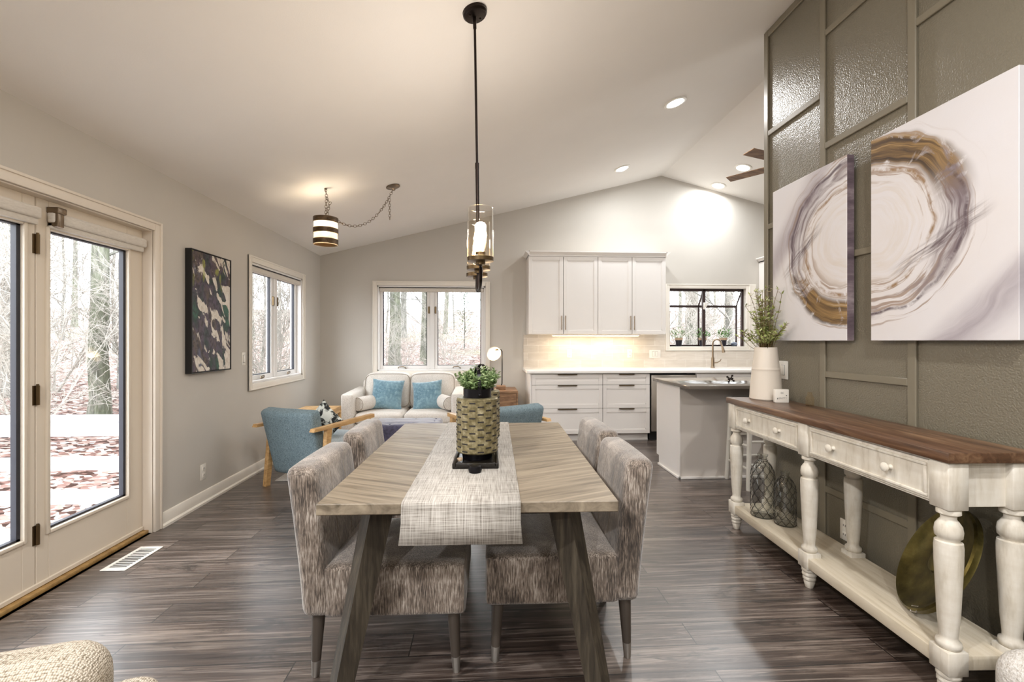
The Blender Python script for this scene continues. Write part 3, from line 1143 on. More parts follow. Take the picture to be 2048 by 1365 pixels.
r = thing('dishwasher', 'stainless steel dishwasher half hidden behind the grey island', 'dishwasher', (2.465, 6.1, 0))
b = B()
b.box(-0.298, 0.298, -0.285, 0.285, 0.10, 0.86)
b.done('body', 'black', r)
b = B()
b.box(-0.296, 0.296, -0.318, -0.285, 0.125, 0.855, 0.004, 2)
b.done('door', 'steel', r)
b = B()
b.box(-0.296, 0.296, -0.30, -0.285, 0.857, 0.875, 0.002, 1)
b.done('control_panel', 'black', r)
b = B()
b.box(-0.298, 0.298, -0.24, -0.22, 0.0, 0.10)
b.done('toe_kick', 'black', r)

r = thing('base_cabinet', 'white sink cabinet behind the island below the faucet', 'cabinet', (3.24, 6.1, 0))
b = B()
b.box(-0.468, 0.468, -0.288, 0.285, 0.10, 0.884)
b.box(-0.468, 0.468, -0.22, -0.20, 0.0, 0.10)
b.done('body', 'cab', r)
b = B()
shaker(b, -0.465, 0.465, 0.735, 0.872, -0.31, 0.045)
b.done('false_front', 'cab', r)
for s in (-1, 1):
    b = B()
    xx = sorted((s * 0.003, s * 0.465))
    shaker(b, xx[0], xx[1], 0.103, 0.731, -0.31)
    d = b.done('door', 'cab', r)
    b = B()
    b.box(s * 0.03 - 0.005, s * 0.03 + 0.005, -0.335, -0.31, 0.55, 0.70, 0.002, 1)
    b.done('handle', 'nickel', d)
r = thing('base_cabinet', 'white base cabinet at the right end past the sink cabinet', 'cabinet', (4.3, 6.1, 0))
b = B()
b.box(-0.585, 0.585, -0.288, 0.285, 0.10, 0.884)
b.box(-0.585, 0.585, -0.22, -0.20, 0.0, 0.10)
b.done('body', 'cab', r)
for x0, x1 in ((-0.582, -0.003), (0.003, 0.582)):
    b = B()
    shaker(b, x0, x1, 0.103, 0.872, -0.31)
    d = b.done('door', 'cab', r)

b = B()
b.box(0.545, 4.9, 5.745, YB - 0.002, 0.885, 0.922, 0.004, 2)
tag(b.done('countertop', 'quartz_white'), 'long white quartz countertop along the back kitchen wall', 'countertop')
b = B()
b.box(0.555, 4.9, YB - 0.013, YB, 0.922, 1.155)
b.box(0.555, 2.6, YB - 0.013, YB, 1.155, 1.39)
struct(b.done('trim_2', 'tile', flat=True))


def wall_cabinet(x0, x1, label, doors=2):
    r = thing('wall_cabinet', label, 'cabinet', ((x0 + x1) / 2, 6.23, 1.39))
    w = (x1 - x0) / 2
    b = B()
    b.box(-w, w, -0.148, 0.168, 0, 1.05)
    b.done('body', 'cab', r)
    b = B()
    b.box(-w + 0.004, w - 0.004, -0.155, -0.148, 0.006, 1.044)
    b.done('gap_shade', 'cab_gap', r)  # dark panel paints the shade in the door gaps
    for s in (-1, 1):
        xx = sorted((s * 0.003, s * (w - 0.003)))
        b = B()
        shaker(b, xx[0], xx[1], 0.004, 1.046, -0.17, 0.05)
        d = b.done('door', 'cab', r)
        b = B()
        hx = s * 0.026
        b.tube([(hx, -0.196, 0.06), (hx, -0.196, 0.25)], 0.006, 10)
        for z in (0.075, 0.235):
            b.tube([(hx, -0.196, z), (hx, -0.168, z)], 0.004, 8)
        b.done('handle', 'nickel', d)
    return r


wall_cabinet(0.594, 1.535, 'left white two door wall cabinet over the bright tile')
wall_cabinet(1.535, 2.476, 'white two door wall cabinet just left of the kitchen window')
wall_cabinet(4.0, 4.9, 'white wall cabinet right of the kitchen window beside the taupe wall edge')


def crown(x0, x1, name):
    b = B()
    pr = [(6.06, 2.44), (6.06, 2.455), (6.05, 2.465), (6.022, 2.488), (6.015, 2.488), (6.015, 2.503), (6.40, 2.503), (6.40, 2.44)]
    b.prism(pr, 'x', x0, x1)
    pr2 = [(0, 2.44), (0, 2.455), (-0.01, 2.465), (-0.038, 2.488), (-0.045, 2.488), (-0.045, 2.503), (0.01, 2.503), (0.01, 2.44)]
    b.prism([(x0 + p, z) for p, z in pr2], 'y', 6.015, 6.40)
    b.prism([(x1 - p, z) for p, z in pr2], 'y', 6.015, 6.40)
    struct(b.done(name, 'cab'))


crown(0.594, 2.476, 'trim_3')
crown(4.0, 4.9, 'trim_4')

r = thing('undercabinet_light', 'bright warm light bar under the white wall cabinets', 'light', (1.54, 6.20, 1.388))
b = B()
b.box(-0.61, 0.61, -0.03, 0.03, -0.012, 0.0, 0.003, 1)
b.done('housing', 'plate', r)
b = B()
b.box(-0.60, 0.60, -0.022, 0.024, -0.022, -0.011, 0.004, 1)
b.done('diffuser', 'led', r)
area('undercabinet_glow', (0, 0.0, -0.03), (0, 0, 0), 1.2, 0.04, 3.5, (1.0, 0.85, 0.62), r)

# island
r = thing('kitchen_island', 'grey kitchen island with dark quartz top in front of the dishwasher', 'kitchen island', (0, 0, 0))
IX, IY0, IY1 = 1.845, 4.185, 4.75
b = B()
b.box(IX, 4.6, IY0, IY1 - 0.06, 0.0, 0.872)
b.box(IX, 4.6, IY1 - 0.06, IY1, 0.10, 0.872)
b.done('body', 'island_paint', r)
b = B()
b.box(IX - 0.006, IX, IY0 - 0.006, IY1, 0.10, 0.872)
b.box(IX - 0.006, IX, IY0 - 0.006, IY1 - 0.06, 0.0, 0.10)
b.done('end_panel', 'cab', r)
b = B()
b.box(IX - 0.022, 4.6, IY0 - 0.022, IY0, 0.0, 0.022, 0.004, 2)
b.box(IX - 0.022, IX, IY0 - 0.022, IY1 - 0.06, 0.0, 0.022, 0.004, 2)
b.done('shoe_molding', 'cab', r)
b = B()
b.box(IX - 0.04, 4.65, 3.90, IY1 + 0.03, 0.872, 0.905, 0.004, 2)
b.done('worktop', 'quartz_grey', r)

# little bronze ornament on the island
r = thing('table_ornament', 'small dark bronze jack ornament on the island beside the vase', 'ornament', (2.30, 4.12, 0.906))
b = B()
cz = 0.04
for d in ((1, 0, 0), (0, 1, 0), (0, 0, 1)):
    d = (Matrix.Rotation(0.6, 3, 'Z') @ Matrix.Rotation(0.5, 3, 'X')) @ Vector(d)
    b.tube([d * -0.032 + Vector((0, 0, cz)), d * 0.032 + Vector((0, 0, cz))], 0.005, 8)
    b.ball(tuple(d * 0.034 + Vector((0, 0, cz))), 0.010, seg=10)
    b.ball(tuple(d * -0.034 + Vector((0, 0, cz))), 0.010, seg=10)
tag(b.done('jack', 'rubbed_bronze', r), '', '')
del r.children[0]['label'], r.children[0]['category']

# faucet
r = thing('faucet', 'tall brushed nickel kitchen faucet with arched spout by the window', 'faucet', (3.215, 6.22, 0.922))
b = B()
b.lathe([(0.028, 0), (0.028, 0.012), (0.022, 0.02), (0.021, 0.13), (0.015, 0.15)], 20)
pts = [(0, 0, 0.14), (0, 0, 0.34)]
for k in range(9):
    a = PI - PI * k / 8
    pts.append((0.055 + 0.055 * math.cos(a), -0.02 * k / 8, 0.345 + 0.055 * math.sin(a)))
pts.append((0.122, -0.03, 0.30))
b.tube(pts, 0.011, 12)
b.done('spout', 'nickel', r)
b = B()
b.tube([(0.122, -0.03, 0.30), (0.13, -0.035, 0.26), (0.138, -0.04, 0.215)], [0.013, 0.017, 0.021], 14)
b.done('spray_head', 'nickel', r)
b = B()
b.tube([(0.02, 0, 0.07), (0.06, -0.01, 0.075), (0.10, -0.02, 0.10), (0.11, -0.02, 0.125)], [0.010, 0.009, 0.007, 0.006], 10)
b.done('lever', 'nickel', r)


# herb pots in the garden window
def herb(loc, label, seed, spiky):
    rnd = random.Random(seed)
    r = thing('potted_herb', label, 'plant', loc, 0, 'herb pots in the garden window')
    b = B()
    b.lathe([(0.036, 0), (0.05, 0.085), (0.05, 0.10), (0.045, 0.10)], 20)
    b.done('pot', 'pot_black', r)
    b = B()
    b.lathe([(0.051, 0.09), (0.056, 0.092), (0.057, 0.125), (0.050, 0.125), (0.048, 0.115), (0.0, 0.115)], 20, cap=False)
    b.done('pot_rim', 'pot_rim', r)
    b = B()
    for i in range(70):
        a = rnd.uniform(0, 2 * PI)
        el = rnd.uniform(0.35, 1.4)
        L = rnd.uniform(0.08, 0.18) if spiky else rnd.uniform(0.06, 0.15)
        d = Vector((math.cos(a) * math.cos(el), math.sin(a) * math.cos(el), math.sin(el)))
        p0 = Vector((math.cos(a) * 0.02, math.sin(a) * 0.02, 0.115))
        if i < 24:
            b.tube([p0, p0 + d * L * 0.6, p0 + d * L], 0.0016, 4)
        q = p0 + d * L * rnd.uniform(0.5, 1)
        dd = d + Vector((rnd.uniform(-.6, .6), rnd.uniform(-.6, .6), rnd.uniform(-.2, .6)))
        b.leaf(q, dd, (0, 0, 1), 0.048 if not spiky else 0.06, 0.024 if not spiky else 0.012)
    b.done('foliage', 'leaf_sage', r, flat=True)
    return r


herb((2.855, 6.52, 1.222), 'spiky herb in a black pot at the left of the kitchen window', 3, True)
herb((3.235, 6.56, 1.222), 'leafy herb in a black pot behind the window centre post', 5, False)
herb((3.54, 6.54, 1.222), 'round leafy herb in a black pot right of the faucet spout', 8, False)
b = B()
b.ball((0, 0, 0.028), 0.05, (1, 0.7, 0.62), 16)
for v in b.bm.verts:
    v.co += Vector((mnoise.noise(v.co * 30) * 0.008,) * 3)
o = tag(b.done('decorative_stone', 'rock'), 'grey blue stone at the right corner of the kitchen window', 'stone')
o.location = (3.70, 6.53, 1.224)


# counter stool by the island
r = thing('counter_stool', 'white ladder back counter stool tucked behind the console at the island', 'stool', (2.50, 3.99, 0), R(0))
for i, (sx, sy) in enumerate(((-1, -1), (1, -1), (-1, 1), (1, 1))):
    b = B()
    hgt = 0.78 if sx < 0 else 0.74
    px, py = sx * 0.19, sy * 0.16
    b.tube([(px * 1.12, py * 1.1, 0), (px, py, 0.5), (px * 0.98, py, hgt)], [0.018, 0.021, 0.021], 10)
    b.done('leg', 'stool_paint', r)
for z, sides in ((0.22, 'xy'), (0.42, 'xy'), (0.60, 'x')):
    for s in (-1, 1):
        b = B()
        b.tube([(-0.20, s * 0.165, z), (0.20, s * 0.165, z)], 0.011, 8)
        b.done('rung', 'stool_paint', r)
        if 'y' in sides:
            b = B()
            b.tube([(s * 0.20, -0.165, z - 0.04), (s * 0.20, 0.165, z - 0.04)], 0.011, 8)
            b.done('rung', 'stool_paint', r)
b = B()
b.box(-0.21, 0.21, -0.19, 0.19, 0.74, 0.775, 0.012, 3)
b.done('seat', 'pine', r)


# ------------------------------------------------------------------ ceiling lights, fan
def tilt_for(x):
    s = (RIDGE_Z - EAVE_Z) / (RIDGE_X - XL)
    return -math.atan(s) if x < RIDGE_X else math.atan(s)


def recessed(x, y, label, watts=CAN_W, color=(1.0, 0.985, 0.97)):
    r = thing('recessed_light', label, 'ceiling light', (x, y, ceil_z(x)), 0, 'recessed ceiling lights')
    r.rotation_euler = (0, tilt_for(x), 0)
    b = B()
    b.lathe([(0.072, -0.002), (0.078, -0.010), (0.098, -0.008), (0.103, 0.0), (0.103, 0.004)], 32, cap=False)
    b.done('trim_ring', 'plate', r)
    b = B()
    b.lathe([(0.0, -0.030), (0.03, -0.027), (0.055, -0.016), (0.07, -0.002), (0.0, -0.001)], 28, cap=False)
    b.done('bulb', 'can_emit', r)
    area('can_beam', (0, 0, -0.036), (0, 0, 0), 0.13, 0.13, watts, color, r, 'DISK')
    return r


COOL = (0.94, 0.975, 1.0)
recessed(1.735, 4.04, 'recessed ceiling light nearest the viewer left of the taupe wall', 20)
recessed(1.73, 5.62, 'recessed ceiling light above the white wall cabinets', 12, COOL)
recessed(3.27, 5.56, 'recessed ceiling light beside the fan blade', 12, COOL)
recessed(3.29, 6.21, 'recessed ceiling light close to the back wall above the kitchen window', 9, COOL)
for x, y in ((0.9, 0.2), (-1.3, 0.2), (0.9, -1.8), (-1.3, -1.8), (4.3, 2.4)):  # out-of-view cans added as fill to raise the room's brightness
    recessed(x, y, 'added fill light in the unseen part of the ceiling', 42)

r = thing('ceiling_fan', 'ceiling fan with wooden blades partly hidden by the taupe wall', 'ceiling fan', (3.05, 4.30, 0))
b = B()
b.lathe([(0.07, 3.555), (0.07, 3.50), (0.02, 3.48), (0.016, 3.14), (0.10, 3.12), (0.11, 3.04), (0.06, 3.0), (0, 2.99)], 24)
b.done('motor', 'steel', r)
for k in range(5):
    a = R(200 + 72 * k)
    b = B()
    m = Matrix.Rotation(a, 4, 'Z') @ Matrix.Translation((0, 0, 3.06)) @ Matrix.Rotation(R(9), 4, 'X')
    b.box(0.16, 0.64, -0.06, 0.06, -0.004, 0.004, 0.003, 1, mat=m)
    b.box(0.09, 0.2, -0.02, 0.02, -0.006, 0.004, 0, mat=m)
    b.done('blade', 'walnut', r)


# linear pendant over the table
def bezier(p0, p1, p2, n=10):
    p0, p1, p2 = Vector(p0), Vector(p1), Vector(p2)
    return [p0 * (1 - t) ** 2 + p1 * 2 * t * (1 - t) + p2 * t * t for t in [i / n for i in range(n + 1)]]


PX, PY = -0.028, 2.385
r = thing('linear_pendant', 'bronze linear pendant with three clear glass cylinders above the dining table', 'pendant light', (PX, PY, 0))
zc = ceil_z(PX - 0.022)
b = B()
b.lathe([(0.064, 0.0), (0.064, -0.016), (0.056, -0.026), (0.012, -0.03), (0.0, -0.03)], 32, mat=Matrix.Translation((-0.022, 0, zc)) @ Matrix.Rotation(tilt_for(0), 4, 'Y'))
b.ball((-0.045, -0.02, zc - 0.035), 0.006, seg=8)
b.ball((0.008, 0.02, zc - 0.022), 0.006, seg=8)
b.done('canopy', 'rubbed_bronze', r)
b = B()
b.tube([(-0.022, 0, zc - 0.02), (-0.02, 0, zc - 0.09)], 0.009, 12)
b.tube([(-0.02, 0, zc - 0.08), (-0.008, 0, 2.22)], 0.0065, 12)
b.tube([(-0.008, 0, 2.225), (0.0, 0, 1.60)], 0.0095, 12)
b.tube([(-0.008, 0, 2.23), (-0.008, 0, 2.20)], 0.0105, 12)
b.done('rod', 'rubbed_bronze', r)
b = B()
b.lathe([(0.0, 0), (0.012, 0.006), (0.013, 0.05), (0.011, 0.09)], 16, c=(0, 0, 1.552))
for s in (-1, 1):
    b.tube(bezier((0, 0, 1.565), (0.01 * -s, s * 0.10, 1.56), (0.012 * -s, s * 0.165, 1.60)) + [Vector((0.012 * -s, s * 0.185, 1.635)), Vector((0.012 * -s, s * 0.19, 1.665))], 0.008, 10)
    b.tube([(0.012 * -s, s * 0.19, 1.66), (0.012 * -s, s * 0.255, 1.672)], 0.008, 10)
b.done('arm', 'rubbed_bronze', r)
for dy, dx in ((-0.255, 0.012), (0.0, 0.0), (0.255, -0.012)):
    b = B()
    b.lathe([(0.0, 1.655), (0.022, 1.655), (0.022, 1.668), (0.062, 1.672), (0.063, 1.690), (0.058, 1.692), (0.024, 1.692), (0.024, 1.715), (0.0, 1.715)], 32, c=(dx, dy, 0))
    cup = b.done('lamp_cup', 'antique_bronze', r)
    b = B()
    b.lathe([(0.060, 1.69), (0.060, 1.92), (0.0575, 1.92), (0.0575, 1.69)], 40, c=(dx, dy, 0), cap=False)
    b.done('glass_shade', 'shade_glass', r)
    b = B()
    b.lathe([(0.0, 1.715), (0.013, 1.718), (0.015, 1.735), (0.024, 1.765), (0.029, 1.795), (0.025, 1.822), (0.012, 1.838), (0.0, 1.841)], 20, c=(dx, dy, 0))
    b.done('bulb', 'bulb', r)
    point('pendant_glow', (dx, dy, 1.86), 9.0, (1.0, 0.89, 0.78), r, 0.03)


def chain(b, pts, link=0.034, wd=0.011, rad=0.0022):
    """oval links strung along a polyline"""
    P = [Vector(p) for p in pts]
    step = link * 0.74
    seg = []
    acc = 0.0
    want = 0.0
    for a, c in zip(P, P[1:]):
        L = (c - a).length
        while want <= acc + L:
            t = (want - acc) / L if L > 0 else 0
            seg.append((a.lerp(c, t), (c - a).normalized()))
            want += step
        acc += L
    for i, (p, t) in enumerate(seg):
        ref = Vector((0, 0, 1)) if abs(t.z) < 0.8 else Vector((0, 1, 0))
        s = t.cross(ref).normalized()
        if i % 2:
            s = t.cross(s).normalized()
        loop = []
        for k in range(10):
            a = 2 * PI * k / 10
            loop.append(p + t * math.cos(a) * link / 2 + s * math.sin(a) * wd)
        b.tube(loop, rad, 5, closed=True)


# swag lamp in the corner
SX, SY = -1.425, 4.20
SZ = ceil_z(SX)
r = thing('swag_pendant', 'small swag lamp of brown metal bands hanging on a chain in the far left corner', 'pendant light', (SX, SY, 0))
z1, z0 = 2.405, 2.165
b = B()
for k in range(3):
    za = z0 + 0.005 + k * (z1 - z0 - 0.045) / 2
    b.lathe([(0.104, za), (0.107, za), (0.107, za + 0.045), (0.104, za + 0.045), (0.104, za)], 40, cap=False)
    b.ball((0.108 * math.cos(R(-62)), 0.108 * math.sin(R(-62)), za + 0.022), 0.007, seg=8)
b.done('metal_band', 'band_bronze', r)
b = B()
b.lathe([(0.101, z0), (0.101, z1 - 0.01), (0.0995, z1 - 0.01), (0.0995, z0)], 36, cap=False)
b.done('glass_liner', 'liner', r)
b = B()
b.lathe([(0.0, 2.25), (0.02, 2.256), (0.032, 2.285), (0.026, 2.315), (0.015, 2.34), (0.013, 2.36)], 20)
b.done('bulb', 'bulb', r)
b = B()
b.tube([(0, 0, 2.355), (0, 0, 2.42)], 0.016, 12)
for k in range(3):
    a = 2 * PI * k / 3 + 0.4
    b.tube([(0, 0, 2.405), (0.104 * math.cos(a), 0.104 * math.sin(a), 2.39)], 0.004, 6)
b.done('socket', 'band_bronze', r)
point('swag_glow', (0, 0, 2.375), 16.0, (1.0, 0.84, 0.64), r, 0.02)
b = B()
chain(b, [(0, 0, SZ - 0.015), (0.01, 0, SZ - 0.09), (0.004, 0, 2.55), (0, 0, 2.43)])
b.done('chain', 'chain', r)
b = B()
chain(b, [(0.01, 0, SZ - 0.09), (0.035, 0.01, SZ - 0.13), (0.03, 0.01, 2.54), (0.01, 0, 2.43)])
HX, HY = -0.888 - SX, 4.512 - SY
HZ = ceil_z(-0.888)
pts = []
for i in range(25):
    t = i / 24
    x = 0.085 + (HX - 0.085) * t
    y = 0.02 + (HY - 0.02) * t
    z = 2.40 + (HZ - 0.03 - 2.40) * t - 0.42 * t * (1 - t) - 0.12 * t * (1 - t) ** 2
    z += (HZ - 2.40) * 0.35 * (t ** 4 - t)
    pts.append((x, y, z))
b.done('chain', 'chain', r)
b = B()
chain(b, pts)
b.done('chain', 'chain', r)
b = B()
chain(b, [(HX - 0.03, HY - 0.015, HZ - 0.14), (HX - 0.028, HY - 0.015, HZ - 0.33)])
b.done('chain', 'chain', r)
b = B()
b.lathe([(0.068, 0.0), (0.068, -0.008), (0.05, -0.016), (0.02, -0.022), (0.012, -0.04), (0, -0.042)], 28, mat=Matrix.Translation((HX, HY, HZ)) @ Matrix.Rotation(tilt_for(-1), 4, 'Y'))
b.done('canopy', 'chain', r)
b = B()
b.lathe([(0.014, 0), (0.012, -0.008), (0.004, -0.012), (0.004, -0.02), (0, -0.02)], 12, c=(0, 0, SZ))
b.done('ceiling_hook', 'chain', r)


# ------------------------------------------------------------------ dining table and what is on it
TC = (-0.031, 2.257)
TROT = R(-1.5)
r = thing('dining_table', 'long grey washed wooden dining table with splayed legs', 'table', (TC[0], TC[1], 0), TROT)
hw, hl = 0.503, 0.737
b = B()
b.box(-hw, hw, -hl, 0.28, 0.724, 0.762, 0.003, 1)
b.box(-hw, hw, 0.283, hl, 0.724, 0.762, 0.003, 1)
b.done('tabletop', 'table', r)
b = B()
b.box(-0.36, 0.36, -0.56, -0.53, 0.655, 0.724)
b.box(-0.36, 0.36, 0.53, 0.56, 0.655, 0.724)
for s in (-1, 1):
    b.box(s * 0.36 - 0.015, s * 0.36 + 0.015, -0.56, 0.56, 0.665, 0.724)
b.done('apron', 'table_leg', r)
for sx in (-1, 1):
    for sy in (-1, 1):
        b = B()
        rings = []
        for z, cx, cy, q in ((0.722, 0.335, 0.565, 0.062), (0.0, 0.468, 0.655, 0.044)):
            rings.append([(sx * cx + q * math.cos(a), sy * cy + q * math.sin(a), z) for a in [R(45 + 45 + 90 * k + (-12 * sx * sy)) for k in range(4)]])
        b.loft(rings)
        b.done('leg', 'table_leg', r, angle=20)

b = B()
W, T = 0.195, 0.0025
x0, x1 = -0.197, 0.197
prof = []
for k in range(7):
    a = PI / 2 * k / 6
    prof.append((-hl - 0.001 - 0.008 * math.sin(a), 0.7565 + 0.008 * math.cos(a)))
path = [(hl + 0.010, 0.615), (hl + 0.006, 0.70)] + [(-y, z) for y, z in prof[::-1]] + prof + [(-hl - 0.012, 0.70), (-hl - 0.022, 0.632)]
out = []
for i, (y, z) in enumerate(path):
    flare = 1.0 + (0.03 if i == len(path) - 1 else 0)
    out.append((y, z, flare))
bm = b.bm
top = [(bm.verts.new((x0 * f, y, z)), bm.verts.new((x1 * f, y, z))) for y, z, f in out]
for a, c in zip(top, top[1:]):
    bm.faces.new((a[0], a[1], c[1], c[0]))
bmesh.ops.recalc_face_normals(bm, faces=bm.faces)
o = b.done('table_runner', 'runner')
sol = o.modifiers.new('thickness', 'SOLIDIFY')
sol.thickness = 0.002
sol.offset = 1
o.location = (TC[0] - 0.025, TC[1], 0)
o.rotation_euler = (0, 0, TROT)
tag(o, 'grey beige woven runner down the middle of the dining table', 'table runner')


# tray and tins
TZ = 0.7665
r = thing('tray', 'black wooden tray on the runner under the gold tins', 'tray', (-0.03, 2.20, TZ), R(-1))
b = B()
b.box(-0.095, 0.095, -0.30, 0.30, 0.0, 0.010, 0.002, 1)
b.done('tray_base', 'tray_black', r)
b = B()
for a in ((-0.097, -0.083, -0.30, 0.30), (0.083, 0.097, -0.30, 0.30), (-0.083, 0.083, -0.30, -0.286), (-0.083, 0.083, 0.286, 0.30)):
    b.box(a[0], a[1], a[2], a[3], 0.0, 0.024, 0.004, 2)
b.done('tray_rim', 'tray_black', r)
for s in (-1, 1):
    b = B()
    b.lathe([(0.0, 0.0), (0.025, 0.001), (0.028, 0.012), (0.025, 0.026), (0.014, 0.031), (0, 0.031)], 20, c=(0, s * 0.345, 0))
    b.tube([(0, s * 0.30, 0.014), (0, s * 0.335, 0.013)], 0.009, 10)
    b.done('tray_handle', 'dark_iron', r)


def tin(loc, label, seed, rot=0.0):
    rnd = random.Random(seed)
    r = thing('metal_tin', label, 'planter', loc, rot, 'gold planter tins on the tray')
    b = B()
    RR, H0, H1 = 0.0925, 0.030, 0.270
    b.lathe([(0.072, H0), (RR - 0.004, H0), (RR, H0 + 0.005), (RR, H1 - 0.005), (RR - 0.004, H1), (0.064, H1 + 0.001), (0.064, H1 - 0.02)], 48, cap=False)
    b.done('body', 'gold_tin', r)
    b = B()
    ncol = 16
    for c in range(ncol):
        for k in range(7):
            z = H0 + 0.012 + (k + (0.5 if c % 2 else 0)) * 0.0325
            if z > H1 - 0.010:
                continue
            a = 2 * PI * c / ncol
            m = Matrix.Rotation(a, 4, 'Z')
            b.box(RR - 0.003, RR + 0.0012, -0.0135, 0.0135, z - 0.003, z + 0.003, mat=m)
    b.done('slots', 'slot', r)
    b = B()
    b.lathe([(0.0, 0.0), (0.066, 0.0), (0.068, 0.012), (0.070, 0.03), (0.0, 0.03)], 32)
    b.done('base_ring', 'dark_iron', r)
    b = B()
    b.lathe([(0.062, H1 - 0.01), (0.063, H1 + 0.040), (0.060, H1 + 0.040), (0.059, H1 + 0.028), (0.0, H1 + 0.028)], 36, cap=False)
    b.done('pot', 'dark_iron', r)
    b = B()
    pts = []
    for i in range(13):
        a = PI * i / 12
        pts.append((0.0, -0.066 * math.cos(a), H1 + 0.015 + 0.118 * math.sin(a) ** 0.8))
    for p, q in zip(pts, pts[1:]):
        p, q = Vector(p), Vector(q)
        d = (q - p)
        n = Vector((1, 0, 0)).cross(d).normalized() * 0.0015
        wv = Vector((0.0075, 0, 0))
        b.loft([[p - wv - n, p + wv - n, p + wv + n, p - wv + n], [q - wv - n, q + wv - n, q + wv + n, q - wv + n]])
    b.ball((0, -0.068, H1 + 0.016), 0.007, seg=10)
    b.done('carry_strap', 'dark_iron', r)
    b = B()
    for i in range(130):
        a = rnd.uniform(0, 2 * PI)
        rr = 0.052 * math.sqrt(rnd.random())
        base = Vector((rr * math.cos(a), rr * math.sin(a), H1 + 0.028))
        lean = rr / 0.052
        d = Vector((math.cos(a) * lean * 0.7 + rnd.uniform(-.25, .25), math.sin(a) * lean * 0.7 + rnd.uniform(-.25, .25), 1.0)).normalized()
        L = rnd.uniform(0.045, 0.10) * (1.1 - 0.25 * lean)
        tip = base + d * L
        b.tube([base, tip], 0.0009, 3, cap=False)
        for k in range(9):
            p = base.lerp(tip, 0.35 + 0.65 * k / 8)
            aa = rnd.uniform(0, 2 * PI)
            ld = Vector((math.cos(aa), math.sin(aa), rnd.uniform(0.1, 0.9)))
            b.leaf(p, ld, d, rnd.uniform(0.016, 0.026), rnd.uniform(0.010, 0.015))
    b.done('foliage', 'leaf_boxwood', r, flat=True)
    return r


tin((-0.030, 2.055, TZ + 0.011), 'nearer slotted gold tin with leafy plant and black strap handle', 11, R(10))
tin((-0.012, 2.345, TZ + 0.011), 'slotted gold tin half hidden behind the nearer one', 12, R(25))
b = B()
b.ball((0, 0, 0.009), 0.012, (1.2, 0.9, 0.7), 10)
for v in b.bm.verts:
    v.co += Vector((mnoise.noise(v.co * 90) * 0.004,) * 3)
o = tag(b.done('pebble', 'pot_rim'), 'small pinkish pebble on the tray beside the gold tin', 'stone')
o.location = (-0.105, 1.985, TZ + 0.011)


# ------------------------------------------------------------------ dining chairs
def dining_chair(label):
    r = thing('dining_chair', label, 'chair', (0, 0, 0), 0, 'dining chairs around the table')
    W2 = 0.245

    # seat: faces +X; front at +0.30, back rest centre at -0.27
    def seatfn(p, h):
        if p.z > 0:
            k = max(0, 1 - (p.x / h.x) ** 2) * max(0, 1 - (p.y / h.y) ** 2)
            p.z += 0.014 * k
        return p
    b = B()
    b.rbox(0.035, 0, 0.342, 0.54, 2 * W2 - 0.006, 0.20, 0.020, 12, seatfn)
    b.done('seat', 'chenille', r)

    def backfn(p, h):
        t = (p.z + h.z) / (2 * h.z)
        p.x += -0.065 * t ** 1.3
        p.x += 0.012 * (1 - (p.y / h.y) ** 2) * (1 if p.x < 0 else -0.4) * 0
        if t > 0.5:
            p.z += 0.006 * (1 - (p.y / h.y) ** 2)
        return p
    b = B()
    b.rbox(-0.262, 0, 0.53, 0.112, 2 * W2, 0.572, 0.034, 12, backfn)
    b.done('backrest', 'chenille', r)
    # channel seams across the back
    for yy in (-0.082, 0.082):
        b = B()
        pts = []
        for i in range(15):
            t = i / 14
            z = 0.46 + 0.30 * t
            tt = (z - 0.244) / 0.572
            pts.append((-0.262 + 0.0555 - 0.065 * tt ** 1.3, yy, z))
        x0 = -0.262 - 0.065
        for k in range(7):
            a = PI * k / 6
            pts.append((x0 + 0.055 * math.cos(a) * 0.98, yy, 0.772 + 0.0485 * math.sin(a)))
        b.tube(pts, 0.0022, 5)
        b.done('seam', 'piping', r)
    for sx in (-1, 1):
        for sy in (-1, 1):
            lx = -0.265 if sx < 0 else 0.255
            dx = -0.012 if sx < 0 else 0.012
            ly = sy * 0.20
            b = B()
            b.tube([(lx, ly, 0.25), (lx + dx * 0.8, ly, 0.062)], [0.026, 0.0175], 16)
            l = b.done('leg', 'chair_leg', r)
            b = B()
            b.tube([(lx + dx * 0.8, ly, 0.064), (lx + dx, ly, 0.004), (lx + dx, ly, 0.0)], [0.0182, 0.0145, 0.013], 16)
            b.done('leg_tip', 'chair_tip', l)
    return r


ch = dining_chair('grey brown velvety dining chair at the near left of the table')
ch.location = (-0.372, 2.005, 0)
ch.rotation_euler = (0, 0, R(-1))
dup(ch, (-0.365, 2.66, 0), R(0.5), 'grey brown velvety dining chair at the far left of the table')
dup(ch, (0.315, 2.045, 0), R(179), 'grey brown velvety dining chair at the near right of the table')
dup(ch, (0.34, 2.62, 0), R(181), 'grey brown velvety dining chair at the far right of the table')


# ------------------------------------------------------------------ seating corner
b = B()
b.box(-1.93, 0.42, 4.33, 5.72, 0.0, 0.012, 0.005, 2)
tag(b.done('area_rug', 'rug'), 'cream area rug under the blue armchairs and ottoman', 'rug')
RUGZ = 0.012

r = thing('sofa', 'small cream linen sofa under the back window', 'sofa', (-0.975, 5.94, 0))
b = B()
b.rbox(0, 0.02, 0.245, 1.46, 0.78, 0.11, 0.025, 8)
b.done('frame', 'linen', r)
for s in (-1, 1):
    b = B()

    def armfn(p, h):
        if p.z > 0:
            p.z += 0.012 * (p.y / h.y)
        return p
    b.rbox(s * 0.655, -0.02, 0.44, 0.155, 0.80, 0.47, 0.03, 10, armfn)
    b.done('arm', 'linen', r)
b = B()
b.rbox(0, 0.34, 0.50, 1.30, 0.14, 0.56, 0.04, 8)
b.done('back', 'linen', r)


